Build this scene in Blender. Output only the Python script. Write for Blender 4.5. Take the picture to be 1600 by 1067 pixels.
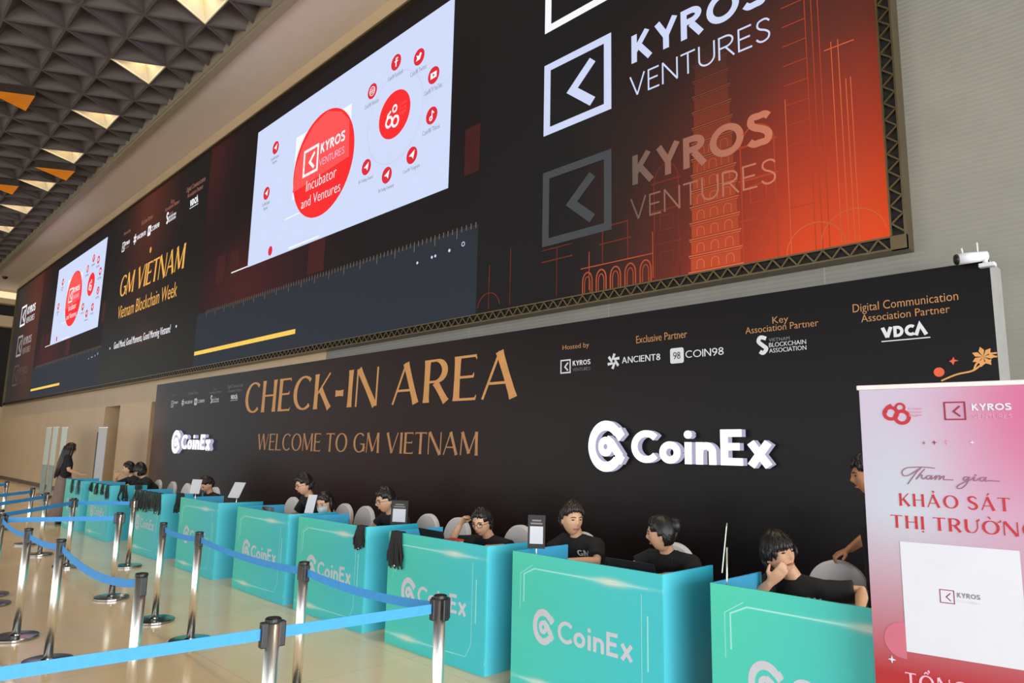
import bpy, bmesh, math, random
from mathutils import Vector, Matrix
for o in list(bpy.data.objects): bpy.data.objects.remove(o)
rnd = random.Random(7)
S = bpy.context.scene
C = S.collection
R = math.radians
PI = math.pi

# ------------------------------------------------------------------ camera
yaw, pit, rol = -0.796967, 0.156348, 0.0199536
fw = Vector((math.sin(yaw)*math.cos(pit), math.cos(yaw)*math.cos(pit), math.sin(pit)))
rt0 = Vector((math.cos(yaw), -math.sin(yaw), 0)); up0 = rt0.cross(fw)
rt = rt0*math.cos(rol) + up0*math.sin(rol); up = up0*math.cos(rol) - rt0*math.sin(rol)
cd = bpy.data.cameras.new('camera'); cam = bpy.data.objects.new('camera', cd); C.objects.link(cam)
cd.sensor_width = 36; cd.lens = 36*1095.92/1600; cd.clip_start = .05; cd.clip_end = 300
m = Matrix((rt, up, -fw)).transposed().to_4x4(); m.translation = (0, 0, 1.65); cam.matrix_world = m
S.camera = cam
# ------------------------------------------------------------------ world, window light, exposure
S.view_settings.view_transform = 'Standard'; S.view_settings.look = 'None'
S.view_settings.gamma = 1; S.view_settings.exposure = 0.0; S.view_settings.use_curve_mapping = False
w = bpy.data.worlds.new('world'); S.world = w; w.use_nodes = True
w.node_tree.nodes['Background'].inputs[0].default_value = (.93, .97, 1, 1)
w.node_tree.nodes['Background'].inputs[1].default_value = .95
def area(name, loc, rot, sx, sy, power, col):
    l = bpy.data.lights.new(name, 'AREA'); l.shape = 'RECTANGLE'; l.size = sx; l.size_y = sy; l.energy = power; l.color = col
    o = bpy.data.objects.new(name, l); C.objects.link(o); o.location = loc; o.rotation_euler = rot; return o
area('window_daylight', (10, -2, 2.4), (0, R(90), 0), 4.6, 15, 3100, (.95, .98, 1))      # glass front to the right of the camera
area('window_daylight_side', (-10, -13.5, 2.4), (R(90), 0, 0), 36, 4.6, 1300, (1, .98, .95)) # glass front behind the camera

# ------------------------------------------------------------------ materials
def lin(c): return tuple((x/255/12.92 if x/255 <= .04045 else ((x/255+.055)/1.055)**2.4) for x in c)
MATS = {}
def mat(name, col, rough=.6, metal=0, emit=0, noise=.06, scale=6, spec=.5, bump=0, bscale=40):
    if name in MATS: return MATS[name]
    m = bpy.data.materials.new(name); m.use_nodes = True; nt = m.node_tree; b = nt.nodes['Principled BSDF']
    c = lin(col)
    b.inputs['Roughness'].default_value = rough; b.inputs['Metallic'].default_value = metal
    b.inputs['Specular IOR Level'].default_value = spec
    tc = nt.nodes.new('ShaderNodeTexCoord')
    n = nt.nodes.new('ShaderNodeTexNoise'); n.inputs['Scale'].default_value = scale; n.inputs['Detail'].default_value = 4
    nt.links.new(tc.outputs['Object'], n.inputs['Vector'])
    r = nt.nodes.new('ShaderNodeValToRGB')
    r.color_ramp.elements[0].color = tuple(x*(1-noise) for x in c)+(1,); r.color_ramp.elements[1].color = tuple(min(1, x*(1+noise)) for x in c)+(1,)
    r.color_ramp.elements[0].position = .3; r.color_ramp.elements[1].position = .7
    nt.links.new(n.outputs['Fac'], r.inputs['Fac'])
    if emit:
        b.inputs['Base Color'].default_value = (.006, .006, .006, 1); b.inputs['Roughness'].default_value = .6; b.inputs['Specular IOR Level'].default_value = .15
        nt.links.new(r.outputs['Color'], b.inputs['Emission Color']); b.inputs['Emission Strength'].default_value = emit
    else:
        nt.links.new(r.outputs['Color'], b.inputs['Base Color'])
    if bump:
        n2 = nt.nodes.new('ShaderNodeTexNoise'); n2.inputs['Scale'].default_value = bscale; n2.inputs['Detail'].default_value = 5
        nt.links.new(tc.outputs['Object'], n2.inputs['Vector'])
        bp = nt.nodes.new('ShaderNodeBump'); bp.inputs['Strength'].default_value = bump; bp.inputs['Distance'].default_value = .01
        nt.links.new(n2.outputs['Fac'], bp.inputs['Height']); nt.links.new(bp.outputs['Normal'], b.inputs['Normal'])
    MATS[name] = m; return m
def N(nt, t, **kw):
    n = nt.nodes.new(t)
    for k, v in kw.items(): setattr(n, k, v)
    return n
def mth(nt, op, a, b=None, clamp=False):
    n = nt.nodes.new('ShaderNodeMath'); n.operation = op; n.use_clamp = clamp
    for i, v in enumerate((a, b)):
        if v is None: continue
        if isinstance(v, (int, float)): n.inputs[i].default_value = v
        else: nt.links.new(v, n.inputs[i])
    return n.outputs[0]
def mixc(nt, fac, a, b):
    n = nt.nodes.new('ShaderNodeMix'); n.data_type = 'RGBA'
    for sock, v in ((n.inputs[0], fac), (n.inputs[6], a), (n.inputs[7], b)):
        if isinstance(v, (int, float)): sock.default_value = v
        elif isinstance(v, tuple): sock.default_value = v if len(v) == 4 else v+(1,)
        else: nt.links.new(v, sock)
    return n.outputs[2]
def base(name, rough=.5, metal=0, spec=.5):
    m = bpy.data.materials.new(name); m.use_nodes = True; nt = m.node_tree; b = nt.nodes['Principled BSDF']
    b.inputs['Roughness'].default_value = rough; b.inputs['Metallic'].default_value = metal; b.inputs['Specular IOR Level'].default_value = spec
    return m, nt, b
def blob(nt, u, v, cu, cv, ru, rv, slope=0):
    """soft ellipse 0..1 centred at cu,cv"""
    du = mth(nt, 'DIVIDE', mth(nt, 'SUBTRACT', u, cu), ru)
    vv = mth(nt, 'SUBTRACT', v, cv)
    if slope: vv = mth(nt, 'SUBTRACT', vv, mth(nt, 'MULTIPLY', mth(nt, 'SUBTRACT', u, cu), slope))
    dv = mth(nt, 'DIVIDE', vv, rv)
    d = mth(nt, 'ADD', mth(nt, 'MULTIPLY', du, du), mth(nt, 'MULTIPLY', dv, dv))
    return mth(nt, 'EXPONENT', mth(nt, 'MULTIPLY', d, -1.0))
def uvsep(nt):
    tc = nt.nodes.new('ShaderNodeTexCoord'); s = nt.nodes.new('ShaderNodeSeparateXYZ'); nt.links.new(tc.outputs['UV'], s.inputs[0]); return s.outputs[0], s.outputs[1]

def floor_mat():
    m, nt, b = base('polished_stone_floor', .14)
    tc = N(nt, 'ShaderNodeTexCoord'); n = N(nt, 'ShaderNodeTexNoise'); n.inputs['Scale'].default_value = .7; n.inputs['Detail'].default_value = 7
    nt.links.new(tc.outputs['Object'], n.inputs['Vector'])
    r = N(nt, 'ShaderNodeValToRGB'); r.color_ramp.elements[0].position = .3; r.color_ramp.elements[1].position = .75
    r.color_ramp.elements[0].color = lin((222, 196, 156))+(1,); r.color_ramp.elements[1].color = lin((236, 214, 178))+(1,)
    nt.links.new(n.outputs['Fac'], r.inputs['Fac'])
    br = N(nt, 'ShaderNodeTexBrick'); br.offset = 0; br.inputs['Scale'].default_value = 1; br.inputs['Mortar Size'].default_value = .003
    br.inputs['Brick Width'].default_value = 1.2; br.inputs['Row Height'].default_value = 1.2
    br.inputs['Color1'].default_value = (1, 1, 1, 1); br.inputs['Color2'].default_value = (.94, .94, .94, 1); br.inputs['Mortar'].default_value = (.75, .75, .75, 1)
    nt.links.new(tc.outputs['Object'], br.inputs['Vector'])
    mx = N(nt, 'ShaderNodeMix', data_type='RGBA', blend_type='MULTIPLY'); mx.inputs[0].default_value = 1
    nt.links.new(r.outputs['Color'], mx.inputs[6]); nt.links.new(br.outputs['Color'], mx.inputs[7]); nt.links.new(mx.outputs[2], b.inputs['Base Color'])
    return m
def wall_mat():
    m, nt, b = base('ribbed_wall_panel', .55)
    tc = N(nt, 'ShaderNodeTexCoord'); s = N(nt, 'ShaderNodeSeparateXYZ'); nt.links.new(tc.outputs['Object'], s.inputs[0])
    n = N(nt, 'ShaderNodeTexNoise'); n.inputs['Scale'].default_value = 3; n.inputs['Detail'].default_value = 6
    nt.links.new(tc.outputs['Object'], n.inputs['Vector'])
    # thin horizontal ribs, stepped slightly along the wall
    z = mth(nt, 'ADD', mth(nt, 'MULTIPLY', s.outputs[2], 2*PI/.042), mth(nt, 'MULTIPLY', n.outputs['Fac'], 1.2))
    rib = mth(nt, 'MULTIPLY', mth(nt, 'ADD', mth(nt, 'SINE', z), 1), .5)
    # vertical sheet joints every 2.4 m
    fx = mth(nt, 'FRACT', mth(nt, 'DIVIDE', s.outputs[0], 2.4)); j = mth(nt, 'LESS_THAN', fx, .004)
    c = mixc(nt, n.outputs['Fac'], lin((118, 117, 110)), lin((132, 131, 124)))
    c = mixc(nt, mth(nt, 'MULTIPLY', rib, .16), c, lin((112, 108, 99)))
    c = mixc(nt, mth(nt, 'MULTIPLY', j, .5), c, lin((165, 163, 156)))
    nt.links.new(c, b.inputs['Base Color'])
    bp = N(nt, 'ShaderNodeBump'); bp.inputs['Strength'].default_value = .35; bp.inputs['Distance'].default_value = .006
    nt.links.new(rib, bp.inputs['Height']); nt.links.new(bp.outputs['Normal'], b.inputs['Normal'])
    return m
def warm_wall_mat():
    m, nt, b = base('warm_tinted_wall', .4)
    tc = N(nt, 'ShaderNodeTexCoord'); n = N(nt, 'ShaderNodeTexNoise'); n.inputs['Scale'].default_value = .8; n.inputs['Detail'].default_value = 8
    nt.links.new(tc.outputs['Object'], n.inputs['Vector'])
    nt.links.new(mixc(nt, n.outputs['Fac'], lin((178, 152, 116)), lin((200, 176, 140))), b.inputs['Base Color'])  # warm light on the rear wall's left part is put into this beige
    return m
def backdrop_mat():
    m, nt, b = base('printed_backdrop_vinyl', .3, 0, .1)
    u, v = uvsep(nt)
    tc = N(nt, 'ShaderNodeTexCoord'); n = N(nt, 'ShaderNodeTexNoise'); n.inputs['Scale'].default_value = 1.3; n.inputs['Detail'].default_value = 5
    nt.links.new(tc.outputs['Object'], n.inputs['Vector'])
    c = mixc(nt, blob(nt, u, v, .52, .5, .22, .9), lin((20, 19, 21)), lin((44, 28, 25)))
    c = mixc(nt, mth(nt, 'MULTIPLY', blob(nt, u, v, .0, .35, .05, .5), mth(nt, 'MULTIPLY', n.outputs['Fac'], 1.2, True)), c, lin((120, 86, 70)))
    nt.links.new(c, b.inputs['Base Color']); return m
def desk_mat():
    m, nt, b = base('desk_front_print', .45)
    u, v = uvsep(nt)
    c = mixc(nt, u, lin((70, 198, 168)), lin((56, 186, 198)))
    c = mixc(nt, mth(nt, 'MULTIPLY', mth(nt, 'SUBTRACT', 1, v), .35), c, lin((60, 190, 205)))
    for cu, cv in ((.70, .895), (.24, .095)):
        c = mixc(nt, mth(nt, 'MULTIPLY', blob(nt, u, v, cu, cv, .22, .012), .55), c, lin((190, 232, 226)))
        c = mixc(nt, mth(nt, 'MULTIPLY', blob(nt, u, v, cu, cv, .085, .022), .9), c, lin((226, 214, 196)))
    nt.links.new(c, b.inputs['Base Color']); return m
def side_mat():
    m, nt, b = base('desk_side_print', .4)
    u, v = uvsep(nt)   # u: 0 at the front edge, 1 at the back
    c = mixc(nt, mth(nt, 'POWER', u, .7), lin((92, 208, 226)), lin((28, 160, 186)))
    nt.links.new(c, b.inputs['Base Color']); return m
def banner_mat():
    m, nt, b = base('banner_print', .5)
    u, v = uvsep(nt)
    pale = mixc(nt, blob(nt, u, v, .95, .95, .5, .3), lin((172, 164, 184)), lin((176, 84, 124)))
    pale = mixc(nt, mth(nt, 'MULTIPLY', blob(nt, u, v, .2, .72, .25, .18), .6), pale, lin((166, 184, 192)))
    d = mth(nt, 'DIVIDE', mth(nt, 'SUBTRACT', .70, v), .38, True)
    d = mth(nt, 'POWER', d, 1.1)
    c = mixc(nt, d, pale, lin((152, 16, 24)))
    nt.links.new(c, b.inputs['Base Color']); return m
def screen_mat(name, fn, strength=1):
    m, nt, b = base(name, .6, 0, .12)
    b.inputs['Base Color'].default_value = (.006, .006, .007, 1)
    u, v = uvsep(nt)
    c = fn(nt, u, v)
    nt.links.new(c, b.inputs['Emission Color']); b.inputs['Emission Strength'].default_value = strength
    return m
def kyros_bg(nt, u, v):
    # dark at upper left to orange at lower right
    s = mth(nt, 'MULTIPLY', mth(nt, 'DIVIDE', mth(nt, 'SUBTRACT', u, .32), .54, True), mth(nt, 'SUBTRACT', 1, mth(nt, 'MULTIPLY', v, 1.55), True))
    s = mth(nt, 'MULTIPLY', s, mth(nt, 'ADD', .72, mth(nt, 'MULTIPLY', u, .28)))
    r = N(nt, 'ShaderNodeValToRGB'); e = r.color_ramp.elements
    e[0].position = 0; e[0].color = lin((20, 18, 17))+(1,); e[1].position = 1; e[1].color = lin((226, 72, 22))+(1,)
    x = e.new(.18); x.color = lin((46, 26, 20))+(1,); x = e.new(.42); x.color = lin((98, 38, 24))+(1,); x = e.new(.7); x.color = lin((166, 52, 26))+(1,)
    nt.links.new(s, r.inputs['Fac']); return r.outputs['Color']
def deck_bg(nt, u, v):
    c = mixc(nt, blob(nt, u, v, .25, .3, .22, .18), lin((22, 14, 15)), lin((66, 20, 20)))
    c = mixc(nt, mth(nt, 'MULTIPLY', blob(nt, u, v, .0, .95, .12, .3), .5), c, lin((80, 26, 22)))
    low = mth(nt, 'LESS_THAN', v, .235)
    return mixc(nt, low, c, mixc(nt, v, lin((38, 44, 54)), lin((34, 34, 36))))
def gm_bg(nt, u, v):
    c = mixc(nt, blob(nt, u, v, .45, 1.0, .2, .45), lin((22, 19, 18)), lin((84, 38, 26)))
    c = mixc(nt, blob(nt, u, v, .5, .2, .15, .06), c, lin((70, 26, 22)))
    return mixc(nt, blob(nt, u, v, .2, 0, .9, .3), c, lin((46, 46, 42)))

FLOOR = floor_mat(); WALL = wall_mat(); WARMWALL = warm_wall_mat()
BACK = backdrop_mat(); DESK = desk_mat(); SIDE = side_mat(); BANNER = banner_mat()
INNER = mat('desk_inner_board', (58, 160, 204), .5)
COFFER = mat('coffer_grey_paint', (80, 72, 70), .6, noise=.03)
SOFFIT = mat('soffit_cream_paint', (200, 186, 174), .6, noise=.02)
TRIMM = mat('ceiling_trim_paint', (140, 128, 108), .5, noise=.03)
DARK = mat('dark_recess', (26, 20, 16), .8)
STEEL = mat('polished_steel', (236, 235, 228), .3, 1, noise=.02)
STEELD = mat('steel_base', (150, 150, 148), .15, 1, noise=.03)
BLACK = mat('black_plastic', (22, 23, 26), .4)
BELT = mat('blue_webbing', (54, 146, 216), .6, noise=.05, scale=30)
CLOTH = mat('grey_white_spandex', (205, 203, 204), .7, noise=.03, bump=.05)
SKIN = mat('skin', (205, 160, 128), .5, noise=.04)
SKIN2 = mat('skin_tan', (176, 124, 88), .5, noise=.04)
HAIR = mat('black_hair', (20, 17, 17), .45, noise=.25, scale=60)
HAIRB = mat('dark_brown_hair', (34, 24, 21), .45, noise=.25, scale=60)
TEE = mat('black_cotton', (17, 17, 20), .85, noise=.15, scale=20, bump=.2, bscale=30)
SKIRT = mat('taupe_skirt_cloth', (128, 108, 98), .85, noise=.08, bump=.2, bscale=12)
TROUS = mat('dark_trousers', (24, 25, 32), .85)
EYE = mat('dark_eye', (24, 18, 16), .3)
LIP = mat('lip', (168, 98, 88), .5)
GLASSF = mat('thin_dark_frame', (40, 36, 38), .3)
MASK = mat('pale_blue_mask', (186, 212, 226), .8)
WHITE = mat('white_card', (188, 191, 198), .6, noise=.02)
BLACKC = mat('black_card', (20, 20, 22), .5)
PWHITE = mat('printed_white', (192, 195, 205), .5, noise=.02)
PPALE = mat('printed_pale_teal', (150, 222, 216), .5, noise=.02)
PGOLD = mat('printed_gold', (196, 140, 78), .5, noise=.08)
PGOLDD = mat('printed_dim_gold', (172, 122, 74), .5, noise=.08)
PGREY = mat('printed_grey', (200, 202, 210), .5, noise=.02)
PDGREY = mat('printed_dark_grey', (116, 112, 114), .5, noise=.02)
PRED = mat('printed_red', (166, 14, 34), .5, noise=.03)
PMAR = mat('printed_maroon', (124, 12, 46), .5, noise=.03)
PPINK = mat('printed_pink', (206, 128, 160), .5, noise=.02)
PMAUVE = mat('printed_mauve', (128, 84, 104), .5, noise=.02)
PROSE = mat('printed_pale_rose', (214, 160, 182), .5, noise=.05)
PORANGE = mat('printed_orange_red', (206, 84, 44), .5)
LETTER = mat('lit_letter_acrylic', (250, 250, 255), .4, emit=1.6, noise=.01)
RETURN = mat('letter_return_acrylic', (200, 196, 226), .4, emit=.75, noise=.01)
E_WHITE = mat('screen_white', (208, 220, 250), .3, emit=1, noise=.015)
E_PURE = mat('screen_pure_white', (250, 250, 255), .3, emit=1, noise=.01)
E_BLUEW = mat('screen_bluish_white', (206, 216, 246), .3, emit=1, noise=.01)
E_GREY = mat('screen_grey', (66, 68, 70), .3, emit=1, noise=.05)
E_GREYB = mat('screen_rosy_grey', (150, 100, 84), .3, emit=1, noise=.2)
E_GREYW = mat('screen_soft_grey', (156, 148, 148), .3, emit=1, noise=.05)
E_FADE = mat('screen_faded', (84, 66, 60), .3, emit=1, noise=.2)
E_RED = mat('screen_red', (250, 40, 42), .3, emit=1, noise=.01)
E_RED2 = mat('screen_light_red', (255, 84, 84), .3, emit=1, noise=.01)
E_RED3 = mat('screen_icon_red', (222, 36, 52), .3, emit=1, noise=.02)
E_TXT = mat('screen_small_text', (150, 152, 172), .3, emit=1, noise=.02)
E_RING = mat('screen_pale_ring', (200, 206, 236), .3, emit=1, noise=.02)
E_GOLD = mat('screen_gold', (240, 176, 84), .3, emit=1, noise=.08, scale=2)
E_BAR = mat('screen_yellow_bar', (250, 205, 90), .3, emit=1, noise=.05)
E_TICK = mat('screen_ruler_tick', (112, 98, 80), .3, emit=1, noise=.05)
E_LINE = mat('screen_orange_line', (214, 96, 58), .3, emit=.62, noise=.2, scale=3)
E_LINED = mat('screen_dim_line', (140, 50, 32), .3, emit=.6, noise=.3, scale=3)
E_FILL = mat('screen_orange_fill', (206, 84, 44), .3, emit=.8, noise=.12, scale=2)
E_REDB = mat('screen_dark_red', (62, 20, 18), .3, emit=1, noise=.1)
FRAME = mat('bronze_frame_metal', (108, 94, 68), .35, .8, noise=.1)
FRAMEB = mat('frame_black_back', (14, 12, 10), .7)  # plain black backing behind the lattice, also the cabinet body
AMBER = mat('amber_glow_pane', (206, 116, 20), .4, emit=.75, noise=.12, scale=1.5)  # glow added to brighten an amber pane under the dim ceiling
LAMPL = mat('coffer_lamp_reflector', (236, 226, 196), .35, noise=.02)
COVE = mat('warm_cove_light', (255, 226, 176), .5, emit=1.1)
LAN = mat('black_lanyard_webbing', (19, 21, 24), .7, noise=.3, scale=40)
LANG = mat('dark_green_lanyard_webbing', (30, 42, 36), .7, noise=.4, scale=30)
ACRYL = mat('pale_green_acrylic', (190, 204, 190), .2, noise=.05)
TEALP = mat('grey_teal_panel', (120, 142, 132), .35, noise=.15, scale=3)

# ------------------------------------------------------------------ mesh helpers
class MB:
    def __init__(s): s.v = []; s.f = []; s.uv = {}
    def add(s, verts, faces, uvs=None):
        o = len(s.v); s.v += [tuple(p) for p in verts]
        for i, f in enumerate(faces):
            s.f.append(tuple(x+o for x in f))
            if uvs and uvs[i]: s.uv[len(s.f)-1] = uvs[i]
        return s
    def box(s, a, b):
        x0, y0, z0 = a; x1, y1, z1 = b
        v = [(x0,y0,z0),(x1,y0,z0),(x1,y1,z0),(x0,y1,z0),(x0,y0,z1),(x1,y0,z1),(x1,y1,z1),(x0,y1,z1)]
        q = [(0,0),(1,0),(1,1),(0,1)]; qx = [(1,0),(1,1),(0,1),(0,0)]
        return s.add(v, [(3,2,1,0),(4,5,6,7),(0,1,5,4),(1,2,6,5),(2,3,7,6),(3,0,4,7)], [q,q,q,q,q,q])
    def bbox(s, a, b, bev=.01):
        """box with chamfered edges"""
        bm = bmesh.new(); bmesh.ops.create_cube(bm, size=1)
        for v in bm.verts: v.co = Vector([(a[i]+b[i])/2 + v.co[i]*(b[i]-a[i]) for i in range(3)])
        bmesh.ops.bevel(bm, geom=list(bm.edges), offset=bev, segments=2, affect='EDGES', profile=.5)
        bm.verts.index_update(); s.add([v.co for v in bm.verts], [[v.index for v in f.verts] for f in bm.faces]); bm.free(); return s
    def tube(s, pts, rad, seg=10, lat=None, closed=False):
        """swept tube; rad: list of r or (rx,ry); lat: lateral axis for elliptical rings"""
        pts = [Vector(p) for p in pts]; n = len(pts)
        if not isinstance(rad, (list, tuple)): rad = [rad]*n
        rings = []; prev = None
        for i, p in enumerate(pts):
            if closed: d = pts[(i+1) % n]-pts[i-1]
            else: d = pts[min(i+1, n-1)]-pts[max(i-1, 0)]
            d.normalize()
            if lat is not None: a = Vector(lat) - d*Vector(lat).dot(d)
            elif prev is not None: a = prev - d*prev.dot(d)
            else: a = d.cross(Vector((0, 0, 1)) if abs(d.z) < .9 else Vector((1, 0, 0)))
            a.normalize(); b = d.cross(a); prev = a
            r = rad[i]; rx, ry = r if isinstance(r, (tuple, list)) else (r, r)
            rings.append([p + a*rx*math.cos(2*PI*k/seg) + b*ry*math.sin(2*PI*k/seg) for k in range(seg)])
        v = [q for r in rings for q in r]; f = []
        m_ = n if closed else n-1
        for i in range(m_):
            for k in range(seg):
                f.append((i*seg+k, i*seg+(k+1) % seg, ((i+1) % n)*seg+(k+1) % seg, ((i+1) % n)*seg+k))
        if not closed: f += [tuple(range(seg))[::-1], tuple((n-1)*seg+k for k in range(seg))]
        return s.add(v, f)
    def lathe(s, prof, c=(0, 0, 0), seg=24):
        v = []; f = []
        for r, z in prof: v += [(c[0]+r*math.cos(2*PI*k/seg), c[1]+r*math.sin(2*PI*k/seg), c[2]+z) for k in range(seg)]
        for i in range(len(prof)-1):
            for k in range(seg): f.append((i*seg+k, i*seg+(k+1) % seg, (i+1)*seg+(k+1) % seg, (i+1)*seg+k))
        f += [tuple(range(seg))[::-1], tuple((len(prof)-1)*seg+k for k in range(seg))]
        return s.add(v, f)
    def ball(s, c, r, seg=16, rows=10, M=None):
        v = []; f = []; r = r if isinstance(r, (tuple, list)) else (r, r, r)
        for i in range(rows+1):
            t = PI*i/rows
            for k in range(seg):
                p = Vector((r[0]*math.sin(t)*math.cos(2*PI*k/seg), r[1]*math.sin(t)*math.sin(2*PI*k/seg), r[2]*math.cos(t)))
                if M: p = M @ p
                v.append(p+Vector(c))
        for i in range(rows):
            for k in range(seg): f.append((i*seg+k, (i+1)*seg+k, (i+1)*seg+(k+1) % seg, i*seg+(k+1) % seg))
        return s.add(v, f)
    def mesh(s, name, m, smooth=False):
        me = bpy.data.meshes.new(name); me.from_pydata(s.v, [], s.f); me.materials.append(m)
        if s.uv:
            uv = me.uv_layers.new(name='UVMap')
            for fi, q in s.uv.items():
                for li, c in zip(me.polygons[fi].loop_indices, q): uv.data[li].uv = c
        if smooth: me.polygons.foreach_set('use_smooth', [True]*len(me.polygons))
        me.update(); return me
    def build(s, name, m, parent=None, smooth=False):
        return link(name, s.mesh(name, m, smooth), parent)
def link(name, me, parent=None, loc=None):
    o = bpy.data.objects.new(name, me); C.objects.link(o)
    if parent: o.parent = parent
    if loc: o.location = loc
    return o
def empty(name, loc=(0, 0, 0), rz=0):
    o = bpy.data.objects.new(name, None); C.objects.link(o); o.location = loc; o.rotation_euler = (0, 0, rz); o.empty_display_size = .1; return o
def tag(o, label=None, cat=None, group=None, kind=None):
    if label: o['label'] = label
    if cat: o['category'] = cat
    if group: o['group'] = group
    if kind: o['kind'] = kind
    return o
def copy_tree(o, parent=None):
    c = o.copy(); C.objects.link(c); c.parent = parent
    for ch in list(o.children): copy_tree(ch, c)
    return c
def remesh(o, vox, smooth=4):
    md = o.modifiers.new('r', 'REMESH'); md.mode = 'VOXEL'; md.voxel_size = vox; md.use_smooth_shade = True
    if smooth: s2 = o.modifiers.new('s', 'SMOOTH'); s2.iterations = smooth; s2.factor = .5
    dg = bpy.context.evaluated_depsgraph_get(); me = bpy.data.meshes.new_from_object(o.evaluated_get(dg))
    old = o.data; o.modifiers.clear(); o.data = me; bpy.data.meshes.remove(old)
    me.polygons.foreach_set('use_smooth', [True]*len(me.polygons)); return o

# ------------------------------------------------------------------ flat print: 2-D polygons on a plane
def arc(cx, cy, rx, ry, a0, a1, n=24): return [(cx+rx*math.cos(R(a0+(a1-a0)*i/n)), cy+ry*math.sin(R(a0+(a1-a0)*i/n))) for i in range(n+1)]
def spline(p, n=8):
    out = []
    for i in range(len(p)-1):
        a = p[max(i-1, 0)]; b = p[i]; c = p[i+1]; d = p[min(i+2, len(p)-1)]
        for k in range(n):
            t = k/n; out.append(tuple(.5*((2*b[j])+(-a[j]+c[j])*t+(2*a[j]-5*b[j]+4*c[j]-d[j])*t*t+(-a[j]+3*b[j]-3*c[j]+d[j])*t**3) for j in (0, 1)))
    out.append(p[-1]); return out
class Flat:
    """collects 2-D polygons (x right, y up)"""
    def __init__(s): s.p = []
    def poly(s, pts): s.p.append(list(pts)); return s
    def rect(s, x0, y0, x1, y1): return s.poly([(x0, y0), (x1, y0), (x1, y1), (x0, y1)])
    def disc(s, cx, cy, rx, ry=None, n=40): return s.poly(arc(cx, cy, rx, ry or rx, 0, 360, n)[:-1])
    def line(s, pts, w, closed=False):
        n = len(pts); W = w if isinstance(w, (list, tuple)) else [w]*n; L = []; Rr = []
        for i in range(n):
            if closed: a = pts[i-1]; b = pts[(i+1) % n]
            else: a = pts[max(i-1, 0)]; b = pts[min(i+1, n-1)]
            c = pts[i]
            def nr(p, q):
                dx, dy = q[0]-p[0], q[1]-p[1]; l = math.hypot(dx, dy) or 1; return (-dy/l, dx/l)
            n1 = nr(a, c) if a != c else nr(c, b); n2 = nr(c, b) if b != c else n1
            mx, my = n1[0]+n2[0], n1[1]+n2[1]; l = math.hypot(mx, my)
            if l < 1e-6: mx, my = n1; l = 1
            mx /= l; my /= l; k = 1/max(.45, mx*n1[0]+my*n1[1]); h = W[i]/2*k
            L.append((c[0]+mx*h, c[1]+my*h)); Rr.append((c[0]-mx*h, c[1]-my*h))
        for i in range(n if closed else n-1):
            j = (i+1) % n; s.p.append([Rr[i], Rr[j], L[j], L[i]])
        return s
    def ring(s, cx, cy, r, w, ry=None, n=40): return s.line(arc(cx, cy, r, ry or r, 0, 360, n)[:-1], w, True)
    def extend(s, o, f): s.p += [[f(q) for q in p] for p in o.p]; return s
    def bounds(s):
        xs = [q[0] for p in s.p for q in p]; ys = [q[1] for p in s.p for q in p]; return min(xs), min(ys), max(xs), max(ys)
    def fit(s, x0, y0, x1, y1):
        a, b, c, d = s.bounds(); sx = (x1-x0)/(c-a); sy = (y1-y0)/(d-b)
        s.p = [[(x0+(q[0]-a)*sx, y0+(q[1]-b)*sy) for q in p] for p in s.p]; return s
    def build(s, name, m, plane, parent=None, depth=.002):
        """plane: function (x, y, d) -> 3-D point, d metres toward the viewer; each piece a thin slab"""
        mb = MB()
        for i, p in enumerate(s.p):
            ar = sum(p[k][0]*p[(k+1) % len(p)][1]-p[(k+1) % len(p)][0]*p[k][1] for k in range(len(p)))
            if abs(ar) < 1e-12: continue
            if ar < 0: p = p[::-1]
            n = len(p)
            dz = depth+(i % 61)*6e-6; mb.add([plane(x, y, dz) for x, y in p]+[plane(x, y, 0) for x, y in p],
                   [tuple(range(n))]+[(k, n+k, n+(k+1) % n, (k+1) % n) for k in range(n)])
        return mb.build(name, m, parent)
def wallplane(Y, dx=0, dz=0): return lambda x, y, d: (x+dx, Y-d, y+dz)

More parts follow.
